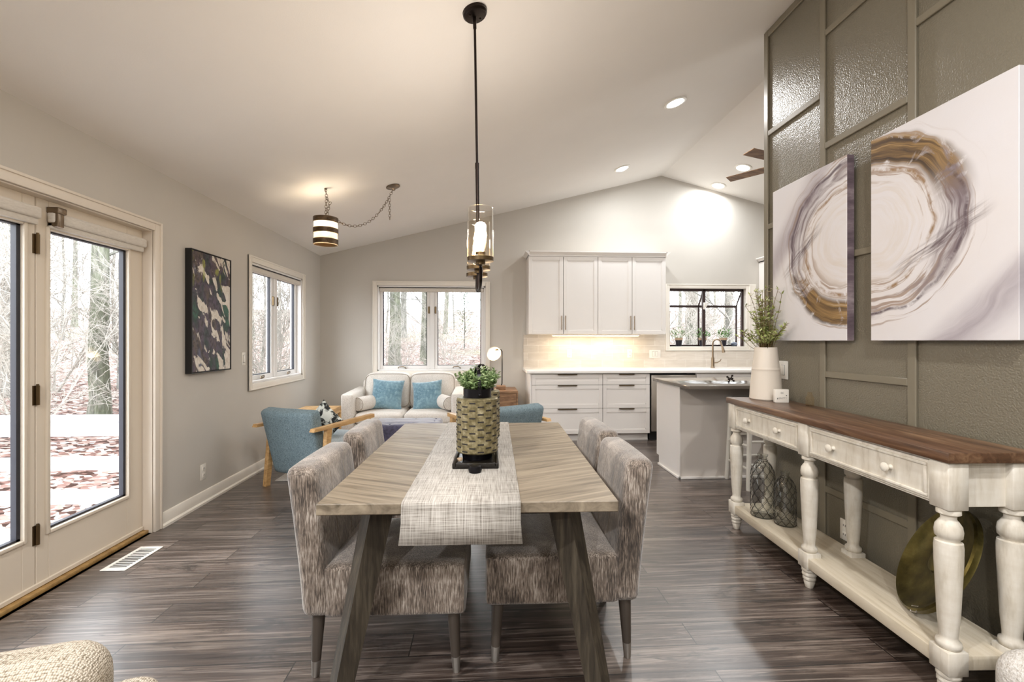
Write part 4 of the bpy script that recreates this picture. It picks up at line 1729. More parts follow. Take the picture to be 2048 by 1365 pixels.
def cushfn(amp):
    def f(p, h):
        kx = max(0, 1 - (p.x / h.x) ** 2)
        ky = max(0, 1 - (p.y / h.y) ** 2)
        kz = max(0, 1 - (p.z / h.z) ** 2)
        p.z += math.copysign(amp * kx * ky, p.z)
        p.y += math.copysign(amp * kx * kz, p.y)
        return p
    return f


for s in (-1, 1):
    b = B()
    b.rbox(s * 0.29, -0.10, 0.365, 0.565, 0.62, 0.13, 0.045, 10, cushfn(0.012))
    sc_ = b.done('seat_cushion', 'linen', r)
    b = B()
    b.rbox(0, 0, 0, 0.60, 0.17, 0.46, 0.075, 12, cushfn(0.03), mat=Matrix.Translation((s * 0.292, 0.20, 0.635)) @ Matrix.Rotation(R(-10), 4, 'X'))
    bc = b.done('back_cushion', 'linen', r)
    b = B()
    pts = []
    for k in range(40):
        a = 2 * PI * k / 40
        ca, sa = math.cos(a), math.sin(a)
        x = 0.292 * math.copysign(abs(ca) ** 0.35, ca)
        z = 0.222 * math.copysign(abs(sa) ** 0.35, sa)
        pts.append((Matrix.Translation((s * 0.292, 0.20, 0.635)) @ Matrix.Rotation(R(-10), 4, 'X')) @ Vector((x, -0.068, z)))
    b.tube(pts, 0.004, 6, closed=True)
    b.done('piping', 'piping', bc)
for sx in (-1, 1):
    for sy in (-1, 1):
        b = B()
        b.tube([(sx * 0.62, 0.02 + sy * 0.32, 0.20), (sx * 0.63, 0.02 + sy * 0.33, RUGZ if sy < 0 else 0)], [0.022, 0.014], 12)
        b.done('leg', 'black', r)


def pillow(name, label, mat, loc, rot, w, h, d, cat='pillow', group=None):
    b = B()
    n = 18
    bm = b.bm
    grid = {}
    for side in (1, -1):
        for i in range(n + 1):
            for j in range(n + 1):
                u, v = 2 * i / n - 1, 2 * j / n - 1
                edge = i in (0, n) or j in (0, n)
                if side < 0 and edge:
                    grid[(side, i, j)] = grid[(1, i, j)]
                    continue
                t = ((1 - abs(u) ** 2.2) * (1 - abs(v) ** 2.2)) ** 0.5
                pin = 1 - 0.07 * (1 - abs(v) ** 2) * abs(u) ** 3
                pin2 = 1 - 0.07 * (1 - abs(u) ** 2) * abs(v) ** 3
                wr = 0.006 * mnoise.noise(Vector((u * 3, v * 3, side * 2 + w * 9)))
                grid[(side, i, j)] = bm.verts.new((u * w / 2 * pin, v * h / 2 * pin2, side * (d / 2 * t + (wr if not edge else 0))))
    for side in (1, -1):
        for i in range(n):
            for j in range(n):
                q = [grid[(side, i, j)], grid[(side, i + 1, j)], grid[(side, i + 1, j + 1)], grid[(side, i, j + 1)]]
                bm.faces.new(q if side > 0 else q[::-1])
    o = b.done(name, mat, angle=70)
    o.location = loc
    o.rotation_euler = rot
    return tag(o, label, cat, group)


pillow('throw_pillow', 'teal velvet throw pillow on the left half of the cream sofa', 'blue_velvet', (-1.235, 5.90, 0.615), (R(68), R(4), R(3)), 0.40, 0.40, 0.15, group='teal pillows on the sofa')
pillow('throw_pillow', 'teal velvet throw pillow on the right half of the cream sofa', 'blue_velvet', (-0.725, 5.90, 0.60), (R(68), R(-6), R(-4)), 0.39, 0.39, 0.15, group='teal pillows on the sofa')
for s, lab in ((-1, 'round cream bolster against the left arm of the sofa'), (1, 'round cream bolster against the right arm of the sofa')):
    r2 = thing('bolster_pillow', lab, 'pillow', (-0.975 + s * 0.475, 5.80, 0.53), 0, 'bolsters on the sofa')
    r2.rotation_euler = (0, 0, s * R(24))
    b = B()
    m = Matrix.Rotation(R(90), 4, 'X')
    b.lathe([(0.0, -0.20), (0.06, -0.202), (0.078, -0.195), (0.086, -0.18), (0.088, 0.0), (0.086, 0.18), (0.078, 0.195), (0.0, 0.20)], 28, mat=m)
    b.done('cover', 'linen', r2)
    b = B()
    b.tube([(0.079 * math.cos(2 * PI * k / 24), -0.196, 0.079 * math.sin(2 * PI * k / 24)) for k in range(24)], 0.0035, 6, closed=True)
    b.tube([(0.079 * math.cos(2 * PI * k / 24), 0.196, 0.079 * math.sin(2 * PI * k / 24)) for k in range(24)], 0.0035, 6, closed=True)
    b.done('piping', 'piping', r2)

# tufted ottoman
r = thing('ottoman', 'tufted indigo velvet ottoman in front of the sofa', 'ottoman', (-0.86, 4.93, RUGZ))
b = B()


def tuft(p, h):
    if p.z > 0:
        for i in range(4):
            for j in range(3):
                cx, cy = (-0.33 + 0.22 * i), (-0.16 + 0.16 * j)
                q = ((p.x - cx) ** 2 + (p.y - cy) ** 2) / 0.045 ** 2
                p.z -= 0.016 * math.exp(-q)
        p.z += 0.012 * (1 - (p.x / h.x) ** 2) * (1 - (p.y / h.y) ** 2)
    return p


b.rbox(0, 0, 0.315, 0.80, 0.46, 0.235, 0.04, 22, tuft)
b.done('cushion', 'navy', r)
for i in range(4):
    for j in range(3):
        b = B()
        b.ball((-0.33 + 0.22 * i, -0.16 + 0.16 * j, 0.428), 0.010, (1, 1, 0.5), 10)
        b.done('tuft_button', 'navy', r)
for sx in (-1, 1):
    for sy in (-1, 1):
        b = B()
        b.tube([(sx * 0.34, sy * 0.18, 0.20), (sx * 0.35, sy * 0.19, 0.0)], [0.02, 0.013], 10)
        b.done('leg', 'walnut', r)


def armchair(label):
    """wood framed lounge chair facing local +Y"""
    r = thing('armchair', label, 'armchair', (0, 0, 0), 0, 'blue armchairs facing the ottoman')
    rec = Matrix.Translation((0, -0.20, 0.20)) @ Matrix.Rotation(R(14), 4, 'X')
    b = B()

    def bk(p, h):
        t = (p.z + h.z) / (2 * h.z)
        p.x *= 0.93 + 0.07 * t
        p.y -= 0.012 * (1 - (p.x / h.x) ** 2)
        return p
    b.rbox(0, 0, 0.212, 0.585, 0.125, 0.60, 0.04, 12, bk, mat=rec)
    b.done('backrest', 'blue_tweed', r)
    b = B()
    b.rbox(0, 0.09, 0.335, 0.545, 0.56, 0.14, 0.045, 10, cushfn(0.008), mat=None)
    b.done('seat', 'pale_tweed', r)
    b = B()
    b.box(-0.27, 0.27, 0.30, 0.34, 0.22, 0.275, 0.004, 1)
    b.box(-0.27, 0.27, -0.13, -0.09, 0.20, 0.255, 0.004, 1)
    b.done('rail', 'oak', r)
    for s in (-1, 1):
        b = B()
        x0, x1 = sorted((s * 0.295, s * 0.345))
        b.prism([(-0.40, 0.535), (-0.385, 0.56), (0.385, 0.575), (0.385, 0.54), (0.0, 0.53)], 'x', x0, x1)
        b.done('armrest', 'oak', r)
        x0, x1 = sorted((s * 0.300, s * 0.340))
        b = B()
        b.prism([(-0.24, 0.535), (-0.185, 0.535), (-0.25, -RUGZ), (-0.295, -RUGZ)], 'x', x0, x1)
        b.done('leg', 'oak', r)
        b = B()
        b.prism([(0.28, 0.545), (0.34, 0.545), (0.355, 0.0), (0.315, 0.0)], 'x', x0, x1)
        b.done('leg', 'oak', r)
        b = B()
        b.box(x0, x1, -0.21, 0.33, 0.235, 0.285, 0.004, 1)
        b.done('side_rail', 'oak', r)
    return r


ac = armchair('blue tweed armchair with pale oak arms by the left wall')
ac.location = (-1.545, 4.33, RUGZ)
ac.rotation_euler = (0, 0, R(-24))
dup(ac, (0.13, 4.40, RUGZ), R(31), 'blue tweed armchair beyond the far right end of the table')
pillow('throw_pillow', 'black and white print pillow in the left blue armchair', 'print', (-1.50, 4.34, 0.53), (R(72), R(38), R(-24)), 0.32, 0.32, 0.11)

# oak side table behind the left armchair
r = thing('side_table', 'pale oak side table behind the left blue armchair', 'side table', (-1.83, 5.12, 0))
b = B()
b.box(-0.20, 0.20, -0.20, 0.20, 0.53, 0.56, 0.004, 2)
b.done('tabletop', 'oak', r)
for sx in (-1, 1):
    for sy in (-1, 1):
        b = B()
        b.box(sx * 0.185 - 0.015, sx * 0.185 + 0.015, sy * 0.185 - 0.015, sy * 0.185 + 0.015, RUGZ if sx > 0 else 0, 0.53, 0.003, 1)
        b.done('leg', 'oak', r)
b = B()
for s in (-1, 1):
    b.box(-0.17, 0.17, s * 0.185 - 0.01, s * 0.185 + 0.01, 0.49, 0.53)
    b.box(s * 0.185 - 0.01, s * 0.185 + 0.01, -0.17, 0.17, 0.49, 0.53)
b.done('apron', 'oak', r)

# walnut side table with lamp right of the sofa
r = thing('side_table', 'walnut side table at the right end of the sofa under the lamp', 'side table', (0.19, 6.02, 0))
b = B()
b.box(-0.24, 0.24, -0.28, 0.26, 0.64, 0.665, 0.003, 1)
b.box(-0.24, 0.24, -0.27, 0.26, 0.44, 0.46, 0.003, 1)
b.box(-0.24, -0.22, -0.27, 0.26, 0.46, 0.64)
b.box(0.22, 0.24, -0.27, 0.26, 0.46, 0.64)
b.box(-0.22, 0.22, 0.24, 0.26, 0.46, 0.64)
b.done('case', 'walnut', r)
b = B()
b.box(-0.217, 0.217, -0.275, -0.255, 0.463, 0.637, 0.002, 1)
d = b.done('drawer', 'walnut', r)
b = B()
b.ball((0, -0.285, 0.55), 0.012, seg=10)
b.done('knob', 'nickel', d)
for sx in (-1, 1):
    for sy in (-1, 1):
        b = B()
        b.tube([(sx * 0.2, sy * 0.22, 0.44), (sx * 0.215, sy * 0.235, 0.0)], [0.018, 0.012], 10)
        b.done('leg', 'walnut', r)

r = thing('table_lamp', 'black arm table lamp with a round cream shade by the back window', 'lamp', (0.235, 5.95, 0.665))
b = B()
b.box(-0.075, 0.045, -0.06, 0.06, 0.0, 0.055, 0.004, 2)
b.done('base', 'walnut', r)
b = B()
b.tube([(-0.01, 0, 0.05), (0.0, 0, 0.08), (0.002, 0, 0.30), (0.0, 0, 0.50), (-0.012, 0, 0.518), (-0.03, -0.002, 0.522), (-0.085, -0.01, 0.518)], 0.0075, 10)
b.done('stem', 'black', r)
b = B()
mm = Matrix.Translation((-0.11, -0.035, 0.475)) @ Matrix.Rotation(R(20), 4, 'Z') @ Matrix.Rotation(R(-68), 4, 'X')
b.lathe([(0.012, 0.085), (0.03, 0.08), (0.062, 0.055), (0.088, 0.015), (0.096, -0.02), (0.093, -0.02), (0.085, 0.015), (0.058, 0.05), (0.0, 0.072)], 30, mat=mm, cap=False)
b.done('lamp_shade', 'lamp_white', r)
b = B()
b.ball((0, 0, 0.0), 0.040, seg=16, mat=mm)
b.done('bulb', 'bulb_soft', r)
point('lamp_glow', tuple(mm @ Vector((0, 0, -0.05))), 4.0, (1.0, 0.76, 0.5), r, 0.03)


# ------------------------------------------------------------------ console
CX0, CX1, CY0, CY1, CH = -0.1675, 0.1675, -0.8025, 0.8025, 0.905
r = thing('console_table', 'long white distressed console table with brown wooden top along the taupe wall', 'console table', (1.833, 2.2975, 0), R(-2.5))
b = B()
c2 = 0.0
b.box(CX0, CX1, CY0, CY1, CH - 0.038, CH, 0.004, 2)
b.done('tabletop', 'pine', r)
LX0, LX1 = CX0 + 0.012, CX0 + 0.088          # front leg blocks
RX0, RX1 = CX1 - 0.088, CX1 - 0.012
LY = (CY0 + 0.05, (CY0 + CY1) / 2, CY1 - 0.05)
b = B()
za, zb = CH - 0.205, CH - 0.038
b.box(CX0 + 0.03, CX0 + 0.05, LY[0], LY[2], za, zb)
b.box(CX1 - 0.05, CX1 - 0.03, LY[0], LY[2], za, zb)
for y in (LY[0], LY[2]):
    b.box(LX0 + 0.03, RX1 - 0.03, y - 0.012, y + 0.012, za, zb, 0.002, 1)
b.done('apron', 'console_white', r)
for ya, yb in ((LY[0] + 0.04, LY[1] - 0.04), (LY[1] + 0.04, LY[2] - 0.04)):
    b = B()
    x = CX0 + 0.022
    b.box(x, x + 0.012, ya, yb, za + 0.008, zb - 0.012, 0.002, 1)
    for p in ((ya + 0.012, yb - 0.012, za + 0.018, za + 0.030), (ya + 0.012, yb - 0.012, zb - 0.034, zb - 0.022), (ya + 0.012, ya + 0.026, za + 0.03, zb - 0.034), (yb - 0.026, yb - 0.012, za + 0.03, zb - 0.034)):
        b.box(x - 0.007, x + 0.002, p[0], p[1], p[2], p[3], 0.003, 2)
    d = b.done('drawer', 'console_white', r)
    for f in (0.26, 0.74):
        yk = ya + (yb - ya) * f
        b = B()
        b.lathe([(0.012, 0), (0.009, 0.004), (0.007, 0.012), (0.012, 0.017), (0.0185, 0.024), (0.018, 0.031), (0.010, 0.036), (0, 0.037)], 20,
                mat=Matrix.Translation((x, yk, (za + zb) / 2)) @ Matrix.Rotation(R(-90), 4, 'Y'))
        b.done('knob', 'console_white', d)
LEGP = [(0.031, 0.695), (0.037, 0.690), (0.037, 0.676), (0.024, 0.668), (0.024, 0.655), (0.030, 0.648), (0.040, 0.632), (0.043, 0.612), (0.041, 0.592), (0.033, 0.585), (0.033, 0.578),
        (0.042, 0.574), (0.044, 0.555), (0.043, 0.50), (0.034, 0.30), (0.028, 0.235), (0.028, 0.222), (0.038, 0.214), (0.040, 0.203), (0.036, 0.192), (0.032, 0.19)]
FOOTP = [(0.030, 0.105), (0.036, 0.098), (0.036, 0.088), (0.030, 0.082), (0.034, 0.076), (0.034, 0.066), (0.028, 0.060), (0.031, 0.054), (0.031, 0.044), (0.025, 0.038), (0.027, 0.030), (0.020, 0.004), (0.018, 0.0)]
for xa, xb in ((LX0, LX1), (RX0, RX1)):
    for y in LY:
        b = B()
        cx = (xa + xb) / 2
        hwd = (xb - xa) / 2
        b.box(xa, xb, y - hwd, y + hwd, 0.695, CH - 0.038, 0.003, 1)
        b.lathe([(p * 0.95, z) for p, z in LEGP[::-1]], 26, c=(cx, y, 0))
        b.box(xa, xb, y - hwd, y + hwd, 0.105, 0.19, 0.003, 1)
        b.lathe([(p, z) for p, z in FOOTP[::-1]], 22, c=(cx, y, 0))
        b.done('leg', 'console_white', r, angle=50)
b = B()
b.box(LX0 + 0.006, RX1, LY[0] - 0.02, LY[2] + 0.02, 0.115, 0.168, 0.004, 2)
b.done('shelf', 'console_shelf', r)

# vase with stems
r = thing('vase', 'tall cream ceramic vase on the far end of the console', 'vase', (1.915, 2.985, CH))
b = B()
pv = [(0.0, 0.0), (0.096, 0.0), (0.101, 0.006), (0.098, 0.06), (0.087, 0.185), (0.086, 0.20), (0.0875, 0.204), (0.0845, 0.209), (0.082, 0.22), (0.069, 0.345), (0.067, 0.352), (0.064, 0.352), (0.064, 0.34), (0.08, 0.20), (0.09, 0.02), (0, 0.015)]
b.lathe(pv, 44, cap=False)
b.done('body', 'vase', r)
rs = random.Random(4)
r2 = thing('flower_bunch', 'loose bunch of pale dried wildflowers standing in the cream vase', 'flowers', (1.915, 2.985, CH + 0.2))
bs, bl, bf = B(), B(), B()
for i in range(62):
    a = rs.uniform(0, 2 * PI)
    tall = rs.random()
    if i < 16:
        lean, L = rs.uniform(0.75, 1.15), rs.uniform(0.27, 0.37)
        a = (PI / 2 + rs.uniform(-0.1, 0.9)) if i % 2 else (-PI / 2 - rs.uniform(-0.1, 0.7))
    else:
        lean, L = rs.uniform(0.05, 0.42), 0.26 + 0.30 * tall
    base = Vector((rs.uniform(-0.025, 0.025), rs.uniform(-0.025, 0.025), 0.0))
    p = [base]
    d = Vector((math.cos(a) * lean * 0.35, math.sin(a) * lean * 0.35, 1)).normalized()
    n = 8
    for k in range(n):
        if k > 2:
            d = (d + Vector((math.cos(a) * lean * 0.17, math.sin(a) * lean * 0.17, 0)) + Vector((rs.uniform(-.06, .06), rs.uniform(-.06, .06), 0))).normalized()
        p.append(p[-1] + d * (L / n))
    # stay inside the mouth while below it
    for q in p:
        if q.z < 0.155:
            m_ = math.hypot(q.x, q.y)
            if m_ > 0.05:
                q.x *= 0.05 / m_
                q.y *= 0.05 / m_
        q.x = min(q.x, 0.065)
    bs.tube(p, [0.0022] * 5 + [0.0015] * (len(p) - 5), 5)
    for k in range(3, len(p)):
        if p[k].z < 0.17:
            continue
        for _ in range(4 if k < 7 else 2):
            aa = rs.uniform(0, 2 * PI)
            ld = Vector((math.cos(aa), math.sin(aa), rs.uniform(0.3, 1.4)))
            if p[k].x > 0.04 and ld.x > 0:
                ld.x = -ld.x
            bl.leaf(p[k], ld, d, rs.uniform(0.028, 0.05), rs.uniform(0.008, 0.014))
        if k > 5 and rs.random() < 0.9:
            aa = rs.uniform(0, 2 * PI)
            e = p[k] + Vector((math.cos(aa) * 0.02, math.sin(aa) * 0.02, 0.015))
            e.x = min(e.x, 0.068)
            bs.tube([p[k], e], 0.001, 4)
            for z in range(4):
                a3 = rs.uniform(0, 2 * PI)
                ld = Vector((math.cos(a3), math.sin(a3), 0.4))
                if e.x > 0.05:
                    ld.x = -abs(ld.x)
                bf.leaf(e, ld, (0, 0, 1), 0.014, 0.010)
    for z in range(6):
        a3 = 2 * PI * z / 6
        ld = Vector((math.cos(a3), math.sin(a3), 0.35))
        if p[-1].x > 0.05:
            ld.x = -abs(ld.x)
        bf.leaf(p[-1], ld, (0, 0, 1), 0.013, 0.009)
bs.done('stem', 'twig', r2)
bl.done('foliage', 'leaf_stem', r2, flat=True)
bf.done('blossom', 'petal', r2, flat=True)

# small word block
r = thing('word_block', 'small white block with grey lettering beside the vase', 'sign', (1.905, 2.80, CH), R(-7))
b = B()
b.box(-0.042, 0.042, 0, 0.03, 0, 0.085, 0.003, 2)
b.done('block', 'plate', r)
MT['letter_grey'] = plain('grey_lettering', 'b5b2ae', 0.6)
for txt, z, s in (('BE', 0.055, 0.020), ('HAPPY', 0.022, 0.020)):
    c = bpy.data.curves.new('lettering', 'FONT')
    c.body = txt
    c.size = s
    c.extrude = 0.0006
    c.align_x = 'CENTER'
    c.materials.append(MT['letter_grey'])
    tmp = bpy.data.objects.new('lettering_curve', c)
    COL.objects.link(tmp)
    bpy.context.view_layer.update()
    me = bpy.data.meshes.new_from_object(tmp.evaluated_get(bpy.context.evaluated_depsgraph_get()))
    bpy.data.objects.remove(tmp)
    o = bpy.data.objects.new('lettering', me)
    COL.objects.link(o)
    o.parent = r
    o.location = (0, -0.0006, z)
    o.rotation_euler = (R(90), 0, 0)
b = B()
b.ball((-0.029, -0.0005, 0.025), 0.0035, (1, 0.4, 1), 8)
b.ball((0.026, -0.0005, 0.045), 0.0035, (1, 0.4, 1), 8)
b.done('dot', 'slot', r)

b = B()
b.lathe([(0.0, 0), (0.022, 0.0), (0.023, 0.05), (0.016, 0.06), (0.013, 0.075), (0.013, 0.082), (0, 0.082)], 20)
o = tag(b.done('reed_jar', 'amber_glass'), 'small smoky glass jar on the console near the wall beside the white block', 'jar')
o.location = (1.985, 2.66, CH)


# wire bottles
def wire_bottle(loc, label, h, rad):
    r = thing('wire_bottle', label, 'bottle', loc, 0, 'wire wrapped bottles on the console shelf')
    prof = [(0.0, 0.0), (rad * 0.92, 0.0), (rad, 0.012), (rad, h * 0.66), (rad * 0.93, h * 0.74), (rad * 0.70, h * 0.83), (rad * 0.42, h * 0.89), (rad * 0.36, h * 0.93), (rad * 0.36, h * 0.97), (rad * 0.46, h * 0.975), (rad * 0.46, h)]
    b = B()
    b.lathe(prof, 36, cap=False)
    b.done('glass', 'bottle_glass', r)

    def rz(z):
        for (r0, z0), (r1, z1) in zip(prof[1:], prof[2:]):
            if z0 <= z <= z1 and z1 > z0:
                return r0 + (r1 - r0) * (z - z0) / (z1 - z0)
        return prof[-1][0]
    b = B()
    n = 9
    rows = int(h * 0.86 / (2 * PI * rad / n * 0.75))
    dz = h * 0.86 / rows
    for row in range(rows):
        z0 = 0.008 + row * dz
        for k in range(n):
            a0 = 2 * PI * (k + 0.5 * (row % 2)) / n
            for s in (-1, 1):
                a1 = a0 + s * PI / n
                pts = []
                for t in (0, 0.25, 0.5, 0.75, 1.0):
                    tt = t * t * (3 - 2 * t)
                    a = a0 + (a1 - a0) * tt
                    z = z0 + dz * t
                    q = rz(z) + 0.003
                    pts.append((q * math.cos(a), q * math.sin(a), z))
                b.tube(pts, 0.0013, 4, cap=False)
    for z in (0.006, h * 0.90):
        q = rz(z) + 0.003
        b.tube([(q * math.cos(2 * PI * k / 24), q * math.sin(2 * PI * k / 24), z) for k in range(24)], 0.0016, 5, closed=True)
    b.done('wire_mesh', 'wire', r)
    return r


wire_bottle((1.80, 2.84, 0.168), 'taller clear bottle wrapped in chicken wire on the console shelf', 0.40, 0.068)
wire_bottle((1.855, 2.70, 0.168), 'shorter clear bottle wrapped in chicken wire on the console shelf', 0.325, 0.058)

# brass gong dish leaning on the wall
r = thing('brass_dish', 'round aged brass dish leaning on the taupe wall on the console shelf', 'dish', (0, 0, 0))
b = B()
Rg = 0.235
prof = [(0.0, 0.010), (0.035, 0.012), (0.052, 0.006), (0.058, -0.012), (0.066, -0.014), (0.12, -0.012), (0.195, 0.002), (0.215, 0.016), (0.230, 0.022), (0.238, 0.016), (Rg, 0.002), (0.236, -0.004), (0.20, -0.010), (0.10, -0.022), (0.0, -0.022)]
nrm = Vector((-0.77, 0.44, 0.45)).normalized()
q = Vector((0, 0, 1)).rotation_difference(nrm)
m = Matrix.Translation((1.885, 1.78, 0.172 + Rg * math.sqrt(1 - nrm.z ** 2) + 0.006)) @ q.to_matrix().to_4x4()
b.lathe(prof, 60, mat=m, cap=False)
b.done('plate', 'brass_old', r)
b = B()
# small buckle at the lower rim
dn = Vector((0, 0, -1)) - nrm * (-nrm.z)
dn.normalize()
side = nrm.cross(dn).normalized()
bp = m.translation + (dn * 0.85 - side * -0.45).normalized() * (Rg - 0.006) + nrm * 0.016
du = (bp - m.translation)
du = (du - nrm * du.dot(nrm)).normalized()
ds = nrm.cross(du)
cs = [bp + du * a + ds * c for a, c in ((-0.012, -0.02), (-0.012, 0.02), (0.012, 0.02), (0.012, -0.02))]
b.tube(cs, 0.0028, 6, closed=True)
b.done('buckle', 'chair_tip', r)


# ------------------------------------------------------------------ pictures
def canvas(name, label, mat, loc, rot, w, h, d, frame=None, edge=None):
    r = thing(name, label, 'picture', loc)
    r.rotation_euler = rot
    b = B()
    b.box(-w / 2, w / 2, 0, h, 0.004, d, 0.002, 1)
    b.done('canvas', mat, r)
    if edge:
        b = B()
        b.box(w / 2, w / 2 + 0.0015, 0.001, h - 0.001, 0.005, d - 0.001)
        e = b.done('canvas_edge', edge, r)
        e['label'] = 'plum streaked canvas side'
    if frame:
        b = B()
        t, dd = 0.010, d + 0.004
        b.box(-w / 2 - t - 0.004, -w / 2 - 0.004, -t, h + t, 0, dd, 0.001, 1)
        b.box(w / 2 + 0.004, w / 2 + t + 0.004, -t, h + t, 0, dd, 0.001, 1)
        b.box(-w / 2 - 0.004, w / 2 + 0.004, -t, -0.002, 0, dd, 0.001, 1)
        b.box(-w / 2 - 0.004, w / 2 + 0.004, h + 0.002, h + t, 0, dd, 0.001, 1)
        b.done('frame', frame, r)
    return r


ps = painting_swirl('swirl_left_paint', 0.335, 0.56, R(242), 1.0, R(150), (-0.75, 0.66, 0.56), (-0.24, 0.40, 0.14, 0.70))
pb = painting_swirl('swirl_right_paint', -0.335, 0.56, R(68), 1.15, R(10), (0.66, -0.75, 0.03), (-0.24, 0.31, 0.24, 0.55))
canvas('canvas_painting', 'smaller canvas with the left half of a brown and plum ring near the wall end', ps, (XR - 0.014, 2.718, 1.302), ROT_R, 0.647, 1.03, 0.045, edge='plum_edge')
canvas('canvas_painting', 'larger looking canvas with the right half of a brown and plum ring above the console', pb, (XR - 0.014, 1.912, 1.302), ROT_R, 0.655, 1.035, 0.045)
canvas('canvas_painting', 'dark green and plum abstract painting in a thin black frame on the left wall', painting_dark(), (XL, 3.836, 1.062), ROT_L, 0.51, 0.93, 0.045, 'black')

# ------------------------------------------------------------------ foreground seats, mostly out of frame
r = thing('lounge_chair', 'oatmeal knit upholstered chair at the lower left edge of the picture', 'armchair', (-1.035, 0.785, 0), R(14))


def fg(p, h):
    p.z += -0.05 * max(0, (-p.x / h.x)) ** 1.5
    return p


b = B()
b.rbox(0.0, 0.135, 0.447, 0.60, 0.17, 0.46, 0.075, 14, fg)
b.done('backrest', 'knit', r)
b = B()
b.rbox(0.0, -0.16, 0.30, 0.56, 0.50, 0.20, 0.06, 10)
b.done('seat', 'knit', r)
b = B()
b.rbox(0.352, -0.10, 0.41, 0.12, 0.50, 0.40, 0.055, 10)
b.done('arm', 'knit', r)
b = B()
b.rbox(-0.30, -0.10, 0.42, 0.12, 0.50, 0.40, 0.055, 10)
b.done('arm', 'knit', r)
b = B()
b.tube([(-0.30, 0.105, 0.585), (-0.15, 0.102, 0.625), (0.0, 0.10, 0.643), (0.17, 0.10, 0.648), (0.235, 0.115, 0.645)], 0.004, 6)
b.done('welt', 'piping', r)
for sx in (-1, 1):
    for sy in (-1, 1):
        b = B()
        b.tube([(sx * 0.22, -0.12 + sy * 0.2, 0.21), (sx * 0.23, -0.12 + sy * 0.21, 0.0)], [0.022, 0.015], 10)
        b.done('leg', 'walnut', r)

r = thing('pouf_stool', 'white fluffy stool at the lower right corner of the picture', 'stool', (1.80, 1.215, 0))
b = B()
b.rbox(0, 0, 0.178, 0.36, 0.36, 0.30, 0.09, 14)
b.done('seat', 'fluffy', r)
for sx in (-1, 1):
    for sy in (-1, 1):
        b = B()
        b.tube([(sx * 0.11, sy * 0.11, 0.06), (sx * 0.12, sy * 0.12, 0.0)], [0.018, 0.014], 10)
        b.done('leg', 'oak', r)


# ------------------------------------------------------------------ outside
def ground_z(x, y):
    d = max(0.0, -2.6 - x, y - 6.6)
    return -0.55 + 0.105 * d + 0.15 * mnoise.noise(Vector((x * 0.15, y * 0.15, 0)))


b = B()
bm = b.bm
NX, NY = 70, 70
gx = [-60 + 90 * i / NX for i in range(NX + 1)]
gy = [-12 + 80 * j / NY for j in range(NY + 1)]
gv = [[bm.verts.new((x, y, ground_z(x, y) if (x < -2.5 or y > 6.6) else -0.6)) for y in gy] for x in gx]
for i in range(NX):
    for j in range(NY):
        bm.faces.new((gv[i][j], gv[i + 1][j], gv[i + 1][j + 1], gv[i][j + 1]))
o = struct(b.done('ground', 'litter'))

b = B()
for i in range(26):
    x1 = -2.40 - i * 0.145
    b.box(x1 - 0.138, x1, -1.0, 3.62, -0.13, -0.10)
b.box(-6.2, -2.4, -1.0, 3.6, -0.30, -0.14)
struct(b.done('deck_floor', 'deck'))

r = thing('deck_railing', 'white horizontal board railing at the end of the deck outside', 'railing', (0, 0, 0))
for z0, z1 in ((0.585, 0.705), (0.33, 0.425), (0.075, 0.175)):
    b = B()
    b.box(-6.2, -2.42, 3.60, 3.64, z0, z1, 0.004, 1)
    b.done('rail', 'rail_white', r)
b = B()
b.box(-6.25, -2.40, 3.555, 3.69, 0.70, 0.735, 0.006, 2)
b.done('cap_rail', 'rail_white', r)
for x in (-6.15, -4.3):
    b = B()
    b.box(x - 0.045, x + 0.045, 3.64, 3.73, -0.3, 0.70, 0.004, 1)
    b.done('post', 'rail_white', r)


def make_tree(seed, height, r0, nb, mat, lean=0.05, low=0.25):
    rnd = random.Random(seed)
    bt, bb = B(), B()
    pts, rad = [], []
    x = y = 0.0
    n = 14
    for k in range(n + 1):
        t = k / n
        pts.append(Vector((x, y, t * height - 0.4)))
        rad.append(r0 * (1.35 if k == 0 else 1.0) * (1 - 0.72 * t))
        x += rnd.uniform(-1, 1) * lean * height / n
        y += rnd.uniform(-1, 1) * lean * height / n
    bt.tube(pts, rad, 10)

    def branch(p, d, L, r, depth):
        q = [p.copy()]
        m = 5
        for k in range(m):
            d = (d + Vector((rnd.uniform(-.28, .28), rnd.uniform(-.28, .28), rnd.uniform(-.12, .22)))).normalized()
            q.append(q[-1] + d * L / m)
        bb.tube(q, [r * (1 - 0.8 * k / m) for k in range(m + 1)], 5 if depth == 0 else 3, cap=False)
        if depth < 2:
            for k in range(1, m + 1):
                for _ in range(2 if depth == 0 else 1):
                    dd = (d + Vector((rnd.uniform(-1, 1), rnd.uniform(-1, 1), rnd.uniform(-.4, .7)))).normalized()
                    branch(q[k], dd, L * rnd.uniform(0.35, 0.6), r * 0.45, depth + 1)
    for i in range(nb):
        t = low + (0.95 - low) * (i + rnd.random()) / nb
        k = min(n - 1, int(t * n))
        p = pts[k].lerp(pts[k + 1], t * n - k)
        a = rnd.uniform(0, 2 * PI)
        d = Vector((math.cos(a), math.sin(a), rnd.uniform(0.1, 0.8))).normalized()
        branch(p, d, height * rnd.uniform(0.12, 0.26) * (1.1 - 0.5 * t), max(0.012, r0 * 0.22 * (1 - 0.6 * t)), 0)
    r = thing('bare_tree', '', 'tree')
    bt.done('trunk', mat, r)
    bb.done('branches', 'bark', r)
    return r


